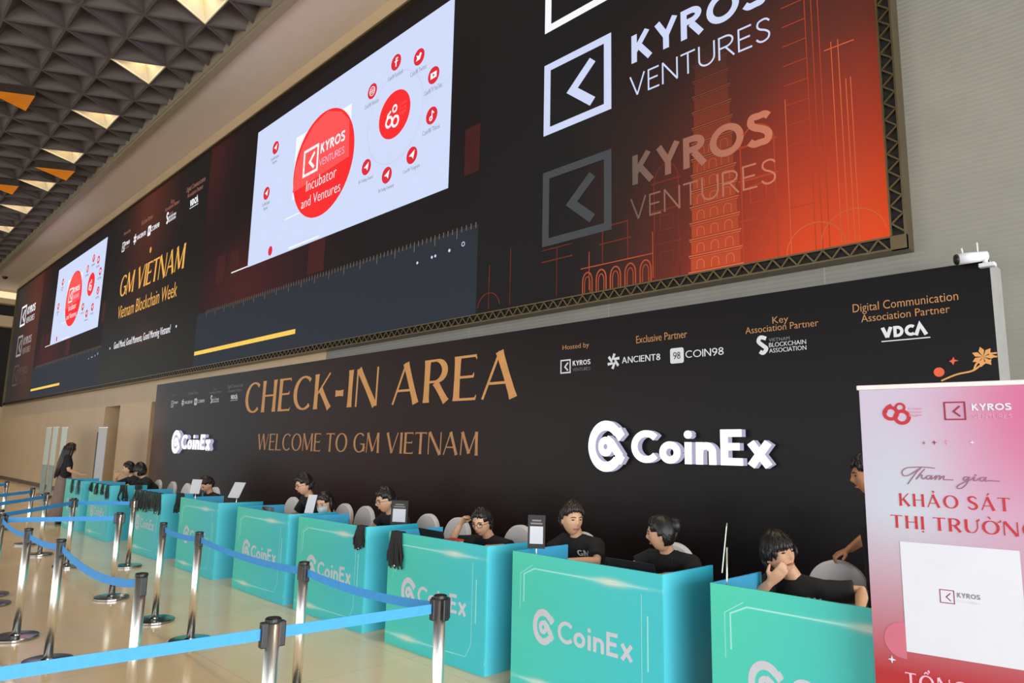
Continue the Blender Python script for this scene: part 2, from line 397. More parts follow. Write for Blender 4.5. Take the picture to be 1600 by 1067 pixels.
# ------------------------------------------------------------------ drawn letters (cap height 1)
def glyph(ch, T, t):
    """returns (advance width, strokes) with T thick / t thin stroke widths"""
    h = t/2; H = T/2
    def mod(pts, cx, cy):   # thick at the sides, thin at top and bottom
        return [t+(T-t)*abs(math.cos(math.atan2((p[1]-cy)*.85, p[0]-cx)))**1.5 for p in pts]
    def ar(cx, cy, rx, ry, a0, a1):
        p = arc(cx, cy, rx-H, ry-h, a0, a1, 28); return (p, mod(p, cx, cy))
    S_ = []
    if ch == 'A': W = .86; S_ = [([(h, 0), (.43-h*.6, 1)], t), ([(.43-h, 1), (W-H, 0)], T), ([(.17, .33), (.66, .33)], t)]
    elif ch == 'B': W = .68; S_ = [([(H, 0), (H, 1)], T), ar(.3, .75, .36, .25, -90, 90), ar(.3, .26, .4, .26, -90, 90), ([(H, 1-h), (.3, 1-h)], t), ([(H, .5), (.3, .5)], t), ([(H, h), (.3, h)], t)]
    elif ch == 'C': W = .84; S_ = [ar(.5, .5, .5, .5, 48, 312)]
    elif ch == 'D': W = .82; S_ = [([(H, 0), (H, 1)], T), ar(.32, .5, .5, .5, -90, 90), ([(H, 1-h), (.32, 1-h)], t), ([(H, h), (.32, h)], t)]
    elif ch == 'E': W = .6; S_ = [([(H, 0), (H, 1)], T)]+[([(H, y), (x, y)], t) for y, x in ((1-h, .58), (.52, .52), (h, .6))]
    elif ch == 'G': W = .9; S_ = [ar(.5, .5, .5, .5, 48, 335), ([(.9-H, .06), (.9-H, .46)], T), ([(.56, .46-h), (.9, .46-h)], t)]
    elif ch == 'H': W = .76; S_ = [([(H, 0), (H, 1)], T), ([(W-H, 0), (W-H, 1)], T), ([(H, .52), (W-H, .52)], t)]
    elif ch == 'I': W = T; S_ = [([(H, 0), (H, 1)], T)]
    elif ch == 'K': W = .74; S_ = [([(H, 0), (H, 1)], T), ([(H, .36), (.68-h, 1)], t), ([(.27, .56), (W-H*.6, 0)], T)]
    elif ch == 'L': W = .58; S_ = [([(H, 0), (H, 1)], T), ([(H, h), (W, h)], t)]
    elif ch == 'M': W = .98; S_ = [([(h, 0), (h+.05, 1)], t), ([(h+.05, 1), (.49, .08)], T), ([(.49, .08), (W-H-.05, 1)], t), ([(W-H-.04, 1), (W-H, 0)], T)]
    elif ch == 'N': W = .8; S_ = [([(h, 0), (h, 1)], t), ([(H*.8, 1), (W-H*.8, 0)], T), ([(W-h, 0), (W-h, 1)], t)]
    elif ch == 'O': W = 1.0; S_ = [ar(.5, .5, .5, .5, 0, 360)]
    elif ch == 'R': W = .72; S_ = [([(H, 0), (H, 1)], T), ar(.32, .725, .36, .275, -90, 90), ([(H, 1-h), (.32, 1-h)], t), ([(H, .45+h), (.32, .45+h)], t), ([(.34, .46), (W-H*.6, 0)], T)]
    elif ch == 'S':
        W = .64; p = spline([(.58, .82), (.47, .95-h*.4), (.31, 1-h), (.13, .9), (.09, .73), (.2, .59), (.42, .47), (.56, .31), (.52, .12), (.33, h), (.16, .06+h*.4), (.04, .2)], 5)
        S_ = [(p, [t+(T-t)*math.sin(PI*i/(len(p)-1))**1.2 for i in range(len(p))])]
    elif ch == 'T': W = .7; S_ = [([(.35, 0), (.35, 1)], T), ([(0, 1-h), (.7, 1-h)], t)]
    elif ch == 'U':
        W = .78; p = [(H, 1), (H, .4)]+arc(.39, .36, .39-H, .36-h, 180, 360, 16)[1:-1]+[(W-h, .4), (W-h, 1)]
        S_ = [(p, [T if q[0] < .25 else t for q in p])]
    elif ch == 'V': W = .84; S_ = [([(H*.8, 1), (.42, .02)], T), ([(.42, .02), (W-h, 1)], t)]
    elif ch == 'W': W = 1.24; S_ = [([(H*.8, 1), (.34, .02)], T), ([(.34, .02), (.62, 1)], t), ([(.62, 1), (.9, .02)], T), ([(.9, .02), (W-h, 1)], t)]
    elif ch == 'Y': W = .78; S_ = [([(H*.8, 1), (.39, .44)], T), ([(.39, .44), (W-h*.8, 1)], T if T == t else t), ([(.39, 0), (.39, .47)], T)]
    elif ch == 'X' : W = .76; S_ = [([(h, 0), (W-h, 1)], t), ([(H, 1), (W-H, 0)], T)]
    elif ch == '8': W = .62; S_ = [ar(.31, .75, .27, .25, 0, 360), ar(.31, .27, .31, .27, 0, 360)]
    elif ch == '9': W = .62; S_ = [ar(.31, .69, .31, .31, 0, 360), ([(W-H, .66), (W-H-.02, .4), (.2, 0)], T)]
    elif ch == '6': W = .62; S_ = [ar(.31, .31, .31, .31, 0, 360), ([(H, .34), (H+.02, .6), (.42, 1)], T)]
    elif ch == '-': W = .4; S_ = [([(.04, .4), (.36, .4)], T)]
    elif ch == 'c': W = .8; S_ = [ar(.5, .5, .5, .5, 42, 318)]
    elif ch == 'o': W = .66; S_ = [ar(.33, .33, .33, .33, 0, 360)]
    elif ch == 'i': W = T; S_ = [([(H, 0), (H, .64)], T), (arc(H, .86, T*.28, T*.28, 0, 360, 14), T*.6)]
    elif ch == 'n': W = .58; S_ = [([(H, 0), (H, .64)], T), (arc(.29, .35, .29-H, .29-h, 180, 0, 16)+[(W-H, 0)], T)]
    elif ch == 'x': W = .62; S_ = [([(H*.8, 0), (W-H*.8, .64)], T), ([(H*.8, .64), (W-H*.8, 0)], T)]
    else: W = .38
    return W, S_
def word(txt, T, t, sp=.14, serif=0, slant=0, acc=None):
    F = Flat(); x = 0; acc = acc or {}
    for i, ch in enumerate(txt):
        W, st = glyph(ch, T, t); G = Flat()
        for p, wd in st:
            wl = wd if isinstance(wd, list) else [wd]*len(p)
            if serif and len(p) == 2 and wl[0] >= T*.9:
                (ax, ay), (bx, by) = p
                p = [(ax+(bx-ax)*k, ay+(by-ay)*k) for k in (0, .12, .5, .88, 1)]; wl = [T*1.16, T*1.0, T*.92, T*1.0, T*1.16]
            elif serif and len(p) == 2 and abs(p[0][1]-p[1][1]) < .01 and ch in 'ETL':
                (ax, ay), (bx, by) = p; dn = -.09 if ay > .8 else .09
                if ch != 'T': G.poly([(bx-.05, ay), (bx+.01, ay+dn), (bx+.015, ay+dn*.3), (bx, ay-t*.5 if ay > .4 else ay+t*.5)])
                else: G.poly([(bx-.05, ay), (bx+.01, ay+dn), (bx+.015, ay+t*.5)]); G.poly([(ax+.05, ay), (ax-.01, ay+dn), (ax-.015, ay+t*.5)])
            G.line(p, wl)
        for a in acc.get(i, ''):
            c = W/2
            if a == '?': G.line(spline([(c-.07, 1.22), (c, 1.28), (c+.07, 1.22), (c, 1.15), (c, 1.1)], 4), t)
            if a == "'": G.line([(c-.03, 1.1), (c+.1, 1.28)], [t*.7, t*1.6])
            if a == '`': G.line([(c+.03, 1.1), (c-.1, 1.28)], [t*.7, t*1.6])
            if a == '.': G.disc(c, -.16, .06, n=12)
            if a == '^': G.line([(c-.14, 1.08), (c, 1.2), (c+.14, 1.08)], t)
            if a == '+': G.line(spline([(W-.08, .9), (W+.06, .96), (W+.06, 1.08)], 4), t*1.2)
            if a == '!': G.line(spline([(c+.1, 1.24), (c+.17, 1.32), (c+.22, 1.26), (c+.16, 1.18)], 4), t)
        F.extend(G, lambda q, x=x: (q[0]+x+slant*q[1], q[1]))
        x += W+(sp if ch != ' ' else 0)
    return F
def coinex_mark():
    """ring open to the right with a curled inner stroke, radius 1"""
    F = Flat(); w_ = .38; r = 1-w_/2
    F.line(arc(0, 0, r*.96, r, 42, 318, 44), w_)
    F.poly([(.46, .44), (.70, .20), (1.0, .46), (.80, .72), (.62, .66)])
    F.ring(-.02, -.02, .25, .27, n=30)
    F.line([(.06, .34), (.30, .12), (.78, -.42)], [.2, .34, .34])
    F.poly([(.46, -.46), (.62, -.30), (.78, -.28), (1.0, -.44), (.80, -.70), (.60, -.66)])
    return F
def coinex(T=.22, gap=.34):
    """mark followed by CoinEx, cap height 1; returns (mark, letters[list])"""
    mk = coinex_mark().fit(0, -.32, 1.32, 1.32); x = 1.32+gap*.7; L = []
    for ch in 'CoinEx':
        W, st = glyph('c' if ch == 'C' else ch, T, T); G = Flat()
        for p, wd in st: G.line(p, wd)
        L.append(Flat().extend(G, lambda q, x=x: (q[0]+x, q[1]))); x += W+.13
    return mk, L, x-.13
def kyros_box(w_=.09):
    F = Flat(); h = w_/2
    F.rect(0, 0, 1, w_).rect(0, 1-w_, 1, 1).rect(0, w_, w_, 1-w_).rect(1-w_, w_, 1, 1-w_)
    F.line([(.74, .76), (.44, .47), (.74, .20)], w_*1.15); return F
def kyros_words(): return word('KYROS', .2, .2, .12), word('VENTURES', .075, .075, .15)
def font_text(txt, align='LEFT', thin=-.006):
    cu = bpy.data.curves.new('t', 'FONT'); cu.body = txt; cu.offset = thin; cu.resolution_u = 3; cu.align_x = align
    o = bpy.data.objects.new('t', cu); C.objects.link(o)
    dg = bpy.context.evaluated_depsgraph_get(); me = bpy.data.meshes.new_from_object(o.evaluated_get(dg))
    F = Flat(); F.p = [[(me.vertices[i].co.x, me.vertices[i].co.y) for i in p.vertices] for p in me.polygons]
    bpy.data.objects.remove(o); bpy.data.curves.remove(cu); bpy.data.meshes.remove(me); return F
class Group:
    """several Flats fitted into place, built as one print"""
    def __init__(s): s.F = Flat()
    def put(s, F, x0, y0, x1, y1): s.F.p += F.fit(x0, y0, x1, y1).p; return s

# ================================================================== STRUCTURE
def struct(o): o['kind'] = 'structure'; return o
struct(MB().box((-58, -14, -.2), (10, 13, 0)).build('floor', FLOOR))
WY = 6.2
# rear wall with the ribbed cladding on the right and its left part coloured beige for warm light, two door recesses
mb = MB()
mb.box((-11, WY, 0), (10, WY+.5, 8.9)); struct(mb.build('wall_back', WALL))
mb = MB()
for x0, x1, z0, z1 in ((-41.3, -24.1, 0, 9.4), (-24.1, -22.6, 2.77, 9.4), (-22.6, -19.9, 0, 9.4), (-19.9, -18.4, 2.77, 9.4), (-18.4, -11, 0, 9.4), (-11, 10, 8.9, 9.4)):
    mb.box((x0, WY, z0), (x1, WY+.5, z1))
struct(mb.build('wall_back_warm', WARMWALL))
for i, x0 in enumerate((-24.1, -19.9)):
    d = struct(MB().bbox((x0, WY+.44, 0), (x0+1.5, WY+.5, 2.77), .006).build('door_%d' % (i+1), mat('door_brown_paint', (96, 78, 62), .5)))
    MB().box((x0+.68, WY+.42, .95), (x0+.71, WY+.44, 1.25)).build('door_handle', STEEL, d)
struct(MB().box((-41.3, WY-.02, 0), (-24.1, WY, .14)).box((-22.6, WY-.02, 0), (-19.9, WY, .14)).build('baseboard_back', mat('dark_baseboard', (56, 44, 34), .4)))
# end of the hall beyond the wall
mb = MB()
for z0, z1 in ((8.68, 8.95), (7.5, 8.05), (0, 3.4)): mb.box((-44, 1, z0), (-43.5, 13, z1))
mb.box((-44, 1, 9.3), (-43.5, 13, 9.4)); struct(mb.build('wall_left', WARMWALL))
struct(MB().box((-46.6, 1, 0), (-46.5, 13, 9.4)).build('wall_left_recess', DARK))
struct(MB().box((-43.7, 1, 8.97), (-43.52, 13, 9.28)).build('trim_cove', COVE))
# ceiling: soffit strip, trim, coffers
struct(MB().box((-46, 5.05, 9.4), (10, 13, 9.9)).build('ceiling_soffit', SOFFIT))
struct(MB().box((-46, 4.9, 9.34), (10, 5.05, 9.9)).box((-46, 4.86, 9.38), (10, 4.9, 9.9)).build('trim_ceiling', TRIMM))
ceil = struct(MB().box((-46, -14, 9.9), (10, 5.05, 10)).build('ceiling', COFFER))
SD = 1.05; RH = SD*math.sqrt(3)/2; ZC = 9.45
def coffer_verts(flip, depth=.40, rib=.022):
    """triangle, base edge at +y (flip False) with apex to -y; local origin at centroid"""
    s = -1 if flip else 1
    o = [(-SD/2*s, RH/3*s), (SD/2*s, RH/3*s), (0, -RH*2/3*s)]
    k = 1-rib/(RH/3)
    i = [(x*k, y*k) for x, y in o]
    v = [(x, y, 0) for x, y in o]+[(x, y, 0) for x, y in i]+[(x, y, .03) for x, y in i]+[(0, 0, depth)]
    f = []
    for a in range(3):
        b = (a+1) % 3; f += [(a, b, 3+b, 3+a), (3+a, 3+b, 6+b, 6+a), (6+a, 6+b, 9)]
    return v, f
cm = [MB().add(*coffer_verts(fl)).mesh('coffer', COFFER) for fl in (False, True)]
lampm = MB().add(*coffer_verts(False, .4)).mesh('lit_coffer', LAMPL)
far_mb = MB(); nlit = 0; LIT = []
XB = -14.84
for row in range(-14, 1):
    y1 = 4.28+.875+row*RH; y0 = y1-RH           # row strip between two ribs
    off = 0 if row % 2 == 0 else SD/2           # grid shift of the upper (y1) rib
    for k in range(-28, 24):
        for fl in (False, True):
            if not fl: cx = XB+SD/2-SD/2+off+k*SD; cy = y1-RH/3        # base on y1
            else: cx = XB+SD/2+off+k*SD; cy = y0+RH/3
            if cx < -45 or cx > 9.5 or cy < -13.6: continue
            # lamps: every third cell of the strip next to the wall
            lit = (not fl) and row == -1 and abs(((cx+15.36+1.575) % 3.15)-1.575) < .3 and -40 < cx < 6
            near = cy > 1.38-.152*(cx+14.68)-1.0 and -43 < cx < -9.3 and cy > .6
            if lit:
                o = link('lit_coffer', lampm, ceil, (cx, cy, ZC)); LIT.append((cx, cy))
            elif near: link('coffer', cm[fl], ceil, (cx, cy, ZC))
            else:
                v, f = coffer_verts(fl); far_mb.add([(p[0]+cx, p[1]+cy, p[2]+ZC) for p in v], f)
tag(far_mb.build('coffer_field', COFFER, ceil), kind='stuff')
for i, (x, y) in enumerate(LIT):
    l = bpy.data.lights.new('coffer_lamp', 'POINT'); l.energy = 2.6; l.color = (1, .80, .55); l.shadow_soft_size = .06
    o = bpy.data.objects.new('coffer_lamp', l); C.objects.link(o); o.location = (x+.05, y+.02, ZC+.2)
    l = bpy.data.lights.new('coffer_spot', 'SPOT'); l.energy = 420; l.color = (1, .82, .58); l.spot_size = R(75); l.spot_blend = .8; l.shadow_soft_size = .12
    o = bpy.data.objects.new('coffer_spot', l); C.objects.link(o); o.location = (x, y, ZC-.02)
# amber triangular pendants hung in the grid; emission added to keep undersides bright
am = None
for n, (x, y, lb) in enumerate(((-18.40, 2.24, 'large amber triangular lantern cut by the left edge of the picture'), (-22.72, 4.0, 'amber triangular lantern next to the soffit trim'), (-25.35, 3.12, 'smaller far amber triangular lantern at the left edge'))):
    r = empty('amber_pendant', (x, y, ZC-.2)); tag(r, lb, 'pendant', 'amber pendants under the coffered ceiling')
    if am is None:
        v, f = coffer_verts(False, .10, .035); am = MB().add([(p[0]*.97, p[1]*.97, p[2]) for p in v], f).mesh('amber_underside', AMBER)
        o3 = [(-SD/2*.98, RH/3*.98), (SD/2*.98, RH/3*.98), (0, -RH*2/3*.98)]
        sm = MB(); sm.add([(x_, y_, .002) for x_, y_ in o3]+[(x_, y_, .2) for x_, y_ in o3], [(a, (a+1) % 3, 3+(a+1) % 3, 3+a) for a in range(3)]+[(3, 4, 5)]); shm = sm.mesh('housing', mat('pendant_dark_bronze', (44, 34, 22), .5))
    link('amber_underside', am, r); link('housing', shm, r)
d = MB().lathe([(.12, 0), (.12, -.03), (.09, -.09), (.03, -.12)], (-40.1, 5.45, 9.4)).build('dome_camera', BLACK, smooth=True); tag(d, 'small dark dome camera under the soffit at far left', 'camera')

# ================================================================== LED WALL
LY = 6.1; LX0, LX1, LZ0, LZ1 = -40.3, -1.79, 3.45, 8.88
led = empty('led_video_wall', ((LX0+LX1)/2, WY, LZ0)); tag(led, 'long black video wall showing white slides and dark logo panels', 'screen')
LO = Vector(led.location)
def at(o): # keep world placement when parented to an Empty at a location
    p = o.parent; loc = Vector((0, 0, 0))
    while p: loc += Vector(p.location); p = p.parent
    o.location = Vector(o.location)-loc; return o
def lpl(dist=0): return lambda x, y, d: (x-LO.x, LY-d-dist-LO.y, y-LO.z)
MB().box((LX0-LO.x, LY+.004-LO.y, 0), (LX1-LO.x, 0, LZ1-LO.z)).build('cabinet_body', FRAMEB, led)
def panel(name, x0, x1, m, label):
    mb = MB(); p = lpl(); mb.add([p(x0, LZ0, 0), p(x1, LZ0, 0), p(x1, LZ1, 0), p(x0, LZ1, 0)], [(0, 1, 2, 3)], [[(0, 0), (1, 0), (1, 1), (0, 1)]])
    o = mb.build(name, m, led); o['label'] = label; return o
MKY = screen_mat('screen_orange_fade', kyros_bg); MDK = screen_mat('screen_slide_surround', deck_bg); MGM = screen_mat('screen_title_bg', gm_bg)
MKY2 = screen_mat('screen_far_logo_bg', lambda nt, u, v: mixc(nt, blob(nt, u, v, .8, .8, .35, .8), lin((44, 40, 38)), lin((84, 40, 28))))
pk = panel('screen_panel', -6.95, LX1, MKY, 'dark screen panel fading to orange with white logos')
pd = panel('screen_panel', -16.97, -6.95, MDK, 'dark screen panel with large white slide')
pg = panel('screen_panel', -25.0, -16.97, MGM, 'dark screen panel with golden title')
pd2 = panel('screen_panel', -34.9, -25.0, MDK, 'far dark screen panel with white slide')
pk2 = panel('screen_panel', LX0, -34.9, MKY2, 'far dark screen panel with stacked logos')
def print_on(par, F, name, m, d): return F.build(name, m, lpl(d), par, .002)
def k_logo(par, x0, z0, x1, z1, tx, kz, ks, vz, vs, tx1, mb_, mk_, mv_, d=.004):
    print_on(par, kyros_box(.1).fit(x0, z0, x1, z1), 'logo_box', mb_, d)
    a, b = kyros_words()
    print_on(par, a.fit(tx, kz, tx1, kz+ks), 'lettering', mk_, d); print_on(par, b.fit(tx-.03, vz, tx1+.02, vz+vs), 'lettering', mv_, d)
def kstack(par, X, s=1, ox=-5.74, mats=None, far=False):
    f = lambda x: X+(x-ox)*s
    rows = ((8.0, 'p'), (6.55, 'b')) if False else None
    for dz, (m1, m2, m3) in mats:
        k_logo(par, f(-5.74), 5.60+dz, f(-4.67), 6.56+dz, f(-4.38), 6.02+dz, .38, 5.63+dz, .26, f(-2.77), m1, m2, m3)
def _g():
    m_, nt_, b_ = base('screen_grey_to_rose', .6, 0, .12); b_.inputs['Base Color'].default_value = (.006, .006, .006, 1)
    tc_ = N(nt_, 'ShaderNodeTexCoord'); s_ = N(nt_, 'ShaderNodeSeparateXYZ'); nt_.links.new(tc_.outputs['Generated'], s_.inputs[0])
    nt_.links.new(mixc(nt_, s_.outputs[0], lin((104, 88, 80)), lin((206, 122, 92))), b_.inputs['Emission Color']); b_.inputs['Emission Strength'].default_value = .95; return m_
E_GREYG = _g()
kstack(pk, -5.74, mats=((1.41, (E_PURE, E_PURE, E_PURE)), (0, (E_BLUEW, E_BLUEW, E_BLUEW)), (-1.45, (E_GREY, E_GREYG, E_GREYG))))
kstack(pk2, -38.9, mats=((1.3, (E_PURE, E_PURE, E_PURE)), (-.1, (E_GREYW, E_GREYW, E_GREYW)), (-1.45, (E_FADE, E_FADE, E_FADE))))
# skyline drawing on the orange panel
sk = Flat(); fl = Flat(); dm = Flat(); tw = Flat()
tx0, tx1 = -3.66, -3.14
for i in range(14):                                   # tiered tower
    z0 = 3.47+i*.17; k = 1-i*.028; c = -3.4; hw = .27*k
    fl.rect(c-hw, z0+.02, c+hw, z0+.145)
    tw.rect(c-hw-.03, z0, c+hw+.03, z0+.012); tw.rect(c-hw-.015, z0+.15, c+hw+.015, z0+.158)
    if i < 8:
        for q in (-1, 0, 1):
            xx = c+q*hw*.6; tw.line([(xx-.04, z0+.03), (xx-.04, z0+.09)]+arc(xx, z0+.09, .04, .035, 180, 0, 8)+[(xx+.04, z0+.03)], .008)
for x, w_, h_ in ((-3.95, .30, 1.05), (-2.93, .34, 1.15)):    # domed towers
    dm.line([(x-w_/2, 3.47), (x-w_/2, 3.47+h_)]+arc(x, 3.47+h_, w_/2, .2, 180, 0, 12)+[(x+w_/2, 3.47)], .014)
    for zz in (.35, .7, 1.0): dm.rect(x-w_/2-.03, 3.47+h_*zz, x+w_/2+.03, 3.47+h_*zz+.02)
    for zz in (.12, .5): dm.line([(x-.08, 3.47+h_*zz), (x-.08, 3.47+h_*(zz+.15)), (x+.08, 3.47+h_*(zz+.15)), (x+.08, 3.47+h_*zz)], .012, True)
for i in range(5):                                    # arcade
    x = -5.02+i*.2; sk.line([(x-.07, 3.47), (x-.07, 3.6)]+arc(x, 3.6, .07, .11, 180, 0, 10)+[(x+.07, 3.47)], .016)
    sk.line([(x-.04, 3.47), (x-.04, 3.58)]+arc(x, 3.58, .04, .08, 180, 0, 8)+[(x+.04, 3.47)], .01)
sk.rect(-5.12, 3.76, -4.12, 3.772); dm.line([(-4.8, 3.77), (-4.8, 4.2), (-4.45, 4.2), (-4.45, 3.77)], .012); dm.rect(-4.85, 4.0, -4.4, 4.012); sk.rect(-4.13, 3.5, -4.12, 4.0); sk.rect(-5.0, 3.5, -4.99, 3.95)
for x, h_ in ((-2.64, 1.5), (-2.42, 2.9), (-2.36, 2.9), (-2.3, 2.6), (-2.2, 1.9), (-2.14, 1.9), (-2.09, 1.5), (-2.05, 1.5)): (sk if h_ < 2.0 else dm).rect(x, 3.47, x+.008, 3.47+h_)
for i in range(12): dm.rect(-2.64, 3.9+i*.2, -2.42, 3.908+i*.2)
sk.rect(-2.26, 5.3, -2.0, 5.31)
sk.line(arc(-2.42, 3.46, .26, .26, 0, 180, 20), .01); sk.line(arc(-2.1, 3.5, .27, .27, 10, 180, 20), .01)
dm.rect(-6.7, 3.5, -6.69, 4.1); dm.rect(-6.3, 3.5, -6.29, 4.25); dm.rect(-5.75, 3.95, -5.25, 3.965); dm.rect(-5.75, 4.1, -5.25, 4.11); dm.rect(-5.5, 3.5, -5.49, 4.1); dm.line(arc(-6.7, 3.5, .22, .22, 10, 170, 12), .012)
def grad_screen(name, axis, c0, c1, st=.85):
    m_, nt_, b_ = base(name, .6, 0, .12); b_.inputs['Base Color'].default_value = (.006, .006, .006, 1)
    tc_ = N(nt_, 'ShaderNodeTexCoord'); s_ = N(nt_, 'ShaderNodeSeparateXYZ'); nt_.links.new(tc_.outputs['Generated'], s_.inputs[0])
    nt_.links.new(mixc(nt_, s_.outputs[axis], lin(c0), lin(c1)), b_.inputs['Emission Color']); b_.inputs['Emission Strength'].default_value = st; return m_
MFILL = grad_screen('screen_tower_fill', 2, (202, 76, 40), (52, 34, 26)); MTW = grad_screen('screen_tower_line', 2, (232, 112, 68), (70, 44, 34))
print_on(pk, fl, 'tower_silhouette', MFILL, .0015); print_on(pk, tw, 'tower_drawing', MTW, .0025)

E_LR = mat('screen_bright_orange_line', (222, 100, 58), .3, emit=.8, noise=.1, scale=3); E_DR = mat('screen_mid_orange_line', (186, 66, 36), .3, emit=.8, noise=.1, scale=3)
for G_, ml, mr, d_ in ((sk, E_LINE, E_LR, .0028), (dm, E_LINED, E_DR, .0022)):
    for right in (0, 1):
        H_ = Flat(); H_.p = [p for p in G_.p if (p[0][0] > -3.75) == bool(right)]; print_on(pk, H_, 'skyline_drawing', mr if right else ml, d_)
# white slide (drawn twice)
def slide(par, dx, sx=1, far=False):
    f = lambda x: dx+(x+14.3)*sx
    def P(F, n, m, d): F.p = [[(f(q[0]), q[1]) for q in p] for p in F.p]; return print_on(par, F, n, m, d)
    P(Flat().rect(-14.33, 5.42, -7.63, 8.46), 'white_slide', E_WHITE, .003)
    P(Flat().rect(-12.5, 6.45, -10.45, 7.75), 'pale_square', E_PURE, .004)
    P(Flat().disc(-11.4, 6.9, 1.11, 1.03, 64), 'red_circle', E_RED, .005)
    P(Flat().poly([(-12.5, 6.6), (-10.45, 6.75), (-10.5, 7.45), (-10.8, 7.72), (-11.3, 7.9), (-11.8, 7.8), (-12.2, 7.5), (-12.45, 7.1)]), 'light_red_square', E_RED2, .006)
    k_ = kyros_box(.1).fit(-12.13, 6.8, -11.55, 7.35); P(k_, 'logo_box', E_PURE, .007)
    a, b = kyros_words(); P(a.fit(-11.48, 7.1, -10.62, 7.32), 'lettering', E_PURE, .007); P(b.fit(-11.5, 6.86, -10.62, 7.0), 'lettering', E_BLUEW, .007)
    P(font_text('Incubator', thin=-.014).fit(-11.95, 6.48, -10.85, 6.70), 'lettering', E_PURE, .007); P(font_text('and Ventures', thin=-.014).fit(-12.1, 6.17, -10.68, 6.37), 'lettering', E_PURE, .007)
    P(Flat().rect(-12.75, 6.10, -12.15, 6.125).rect(-12.5, 5.46, -11.35, 5.49).rect(-15.15, 5.425, -14.33, 5.45), 'white_line', E_PURE, .0075)
    P(Flat().ring(-9.1, 7.02, .78, .012), 'pale_ring', E_RING, .004)
    P(Flat().disc(-9.1, 7.07, .44, .41, 48), 'red_circle', E_RED, .005)
    g = Flat().ring(-9.24, 6.98, .085, .045).ring(-9.09, 7.17, .055, .035).ring(-9.06, 6.94, .085, .045).line([(-9.31, 7.0), (-9.28, 7.11), (-9.2, 7.16)], .04)
    P(g, 'numeral', E_PURE, .006)
    P(font_text('Coin\nSixty\nEight').fit(-8.95, 6.99, -8.76, 7.22), 'lettering', E_RED2, .006)
    ic = ((-13.41, 7.83, 't', 'Coin98 Insights\nMagazine'), (-13.68, 6.90, 't', 'Coin98 English\nChannel'), (-9.12, 8.0, 'f', 'Coin98 Facebook'), (-8.48, 7.83, 'b', 'Coin98 Twitter'), (-8.08, 7.36, 'y', 'Coin98 TV YouTube'), (-9.8, 7.74, 'g', 'Coin98 Website'), (-8.09, 6.70, 'k', 'Coin98 Tiktok'), (-8.56, 6.20, 't', 'Coin98 Telegram'), (-9.86, 6.38, 't', 'BH Trading Channel'), (-9.23, 6.06, 't', 'BH Trading Community'))
    for x, z, k, cap in ic:
        P(Flat().disc(x, z, .14, .14, 28), 'icon_disc', E_RED3, .005)
        G = Flat()
        if k == 't': G.poly([(x-.075, z+.0), (x+.075, z+.075), (x+.04, z-.07), (x-.005, z-.02)])
        elif k == 'f': G.rect(x-.012, z-.08, x+.016, z+.05).rect(x-.04, z+.005, x+.05, z+.028).rect(x-.012, z+.05, x+.05, z+.08)
        elif k == 'b': G.poly([(x-.08, z-.05), (x+.02, z-.05), (x+.07, z+.04), (x+.03, z+.07), (x-.01, z+.02), (x-.07, z+.05), (x-.05, z-.01)])
        elif k == 'y': G.rect(x-.075, z-.05, x+.075, z+.05)
        elif k == 'g': G.ring(x, z, .08, .012, n=20).rect(x-.08, z-.008, x+.08, z+.008).rect(x-.07, z+.03, x+.07, z+.04).rect(x-.07, z-.04, x+.07, z-.03)
        elif k == 'k': G.rect(x, z-.05, x+.02, z+.08).ring(x-.015, z-.045, .03, .022, n=14).poly([(x+.02, z+.08), (x+.06, z+.04), (x+.055, z+.02), (x+.02, z+.045)])
        P(G, 'icon_mark', E_PURE, .0065)
        if k == 'y': P(Flat().poly([(x-.018, z-.028), (x+.03, z), (x-.018, z+.028)]), 'icon_mark', E_RED3, .0075)
        wd = .36 if '\n' not in cap else .3; P(font_text(cap, 'CENTER').fit(x-wd*.6, z-(.27 if '\n' not in cap else .36), x+wd*.6, z-.19), 'caption', E_TXT, .005)
    P(Flat().disc(-13.3, 5.58, .09, .1, 20), 'icon_disc', E_RED3, .005)
    G = Flat()
    for i in range(95): x = -16.4+i*.1; G.rect(x, 4.76, x+.016, 4.76-(.16 if i % 5 == 0 else .08))
    P(G, 'ruler_ticks', E_TICK, .004)
    G = Flat()
    for x, r in ((-8.3, .022), (-7.95, .022), (-7.87, .022), (-7.55, .024)): G.disc(x, 4.42+(x+8.3)*.06, r, n=12)
    G.ring(-7.25, 4.5, .03, .01, n=14); P(G, 'dots', E_BLUEW, .004)
    P(Flat().rect(-16.92, 3.74, -12.0, 3.83), 'yellow_bar', E_BAR, .004)
    G = Flat().rect(-11.7, 4.8, -11.1, 5.42).rect(-16.0, 5.3, -15.55, 5.95).rect(-15.3, 5.3, -14.8, 5.95).rect(-7.28, 5.5, -6.96, 6.2)
    P(G, 'dark_red_blocks', E_REDB, .0015)
slide(pd, -14.3); slide(pd2, -32.15, .985)
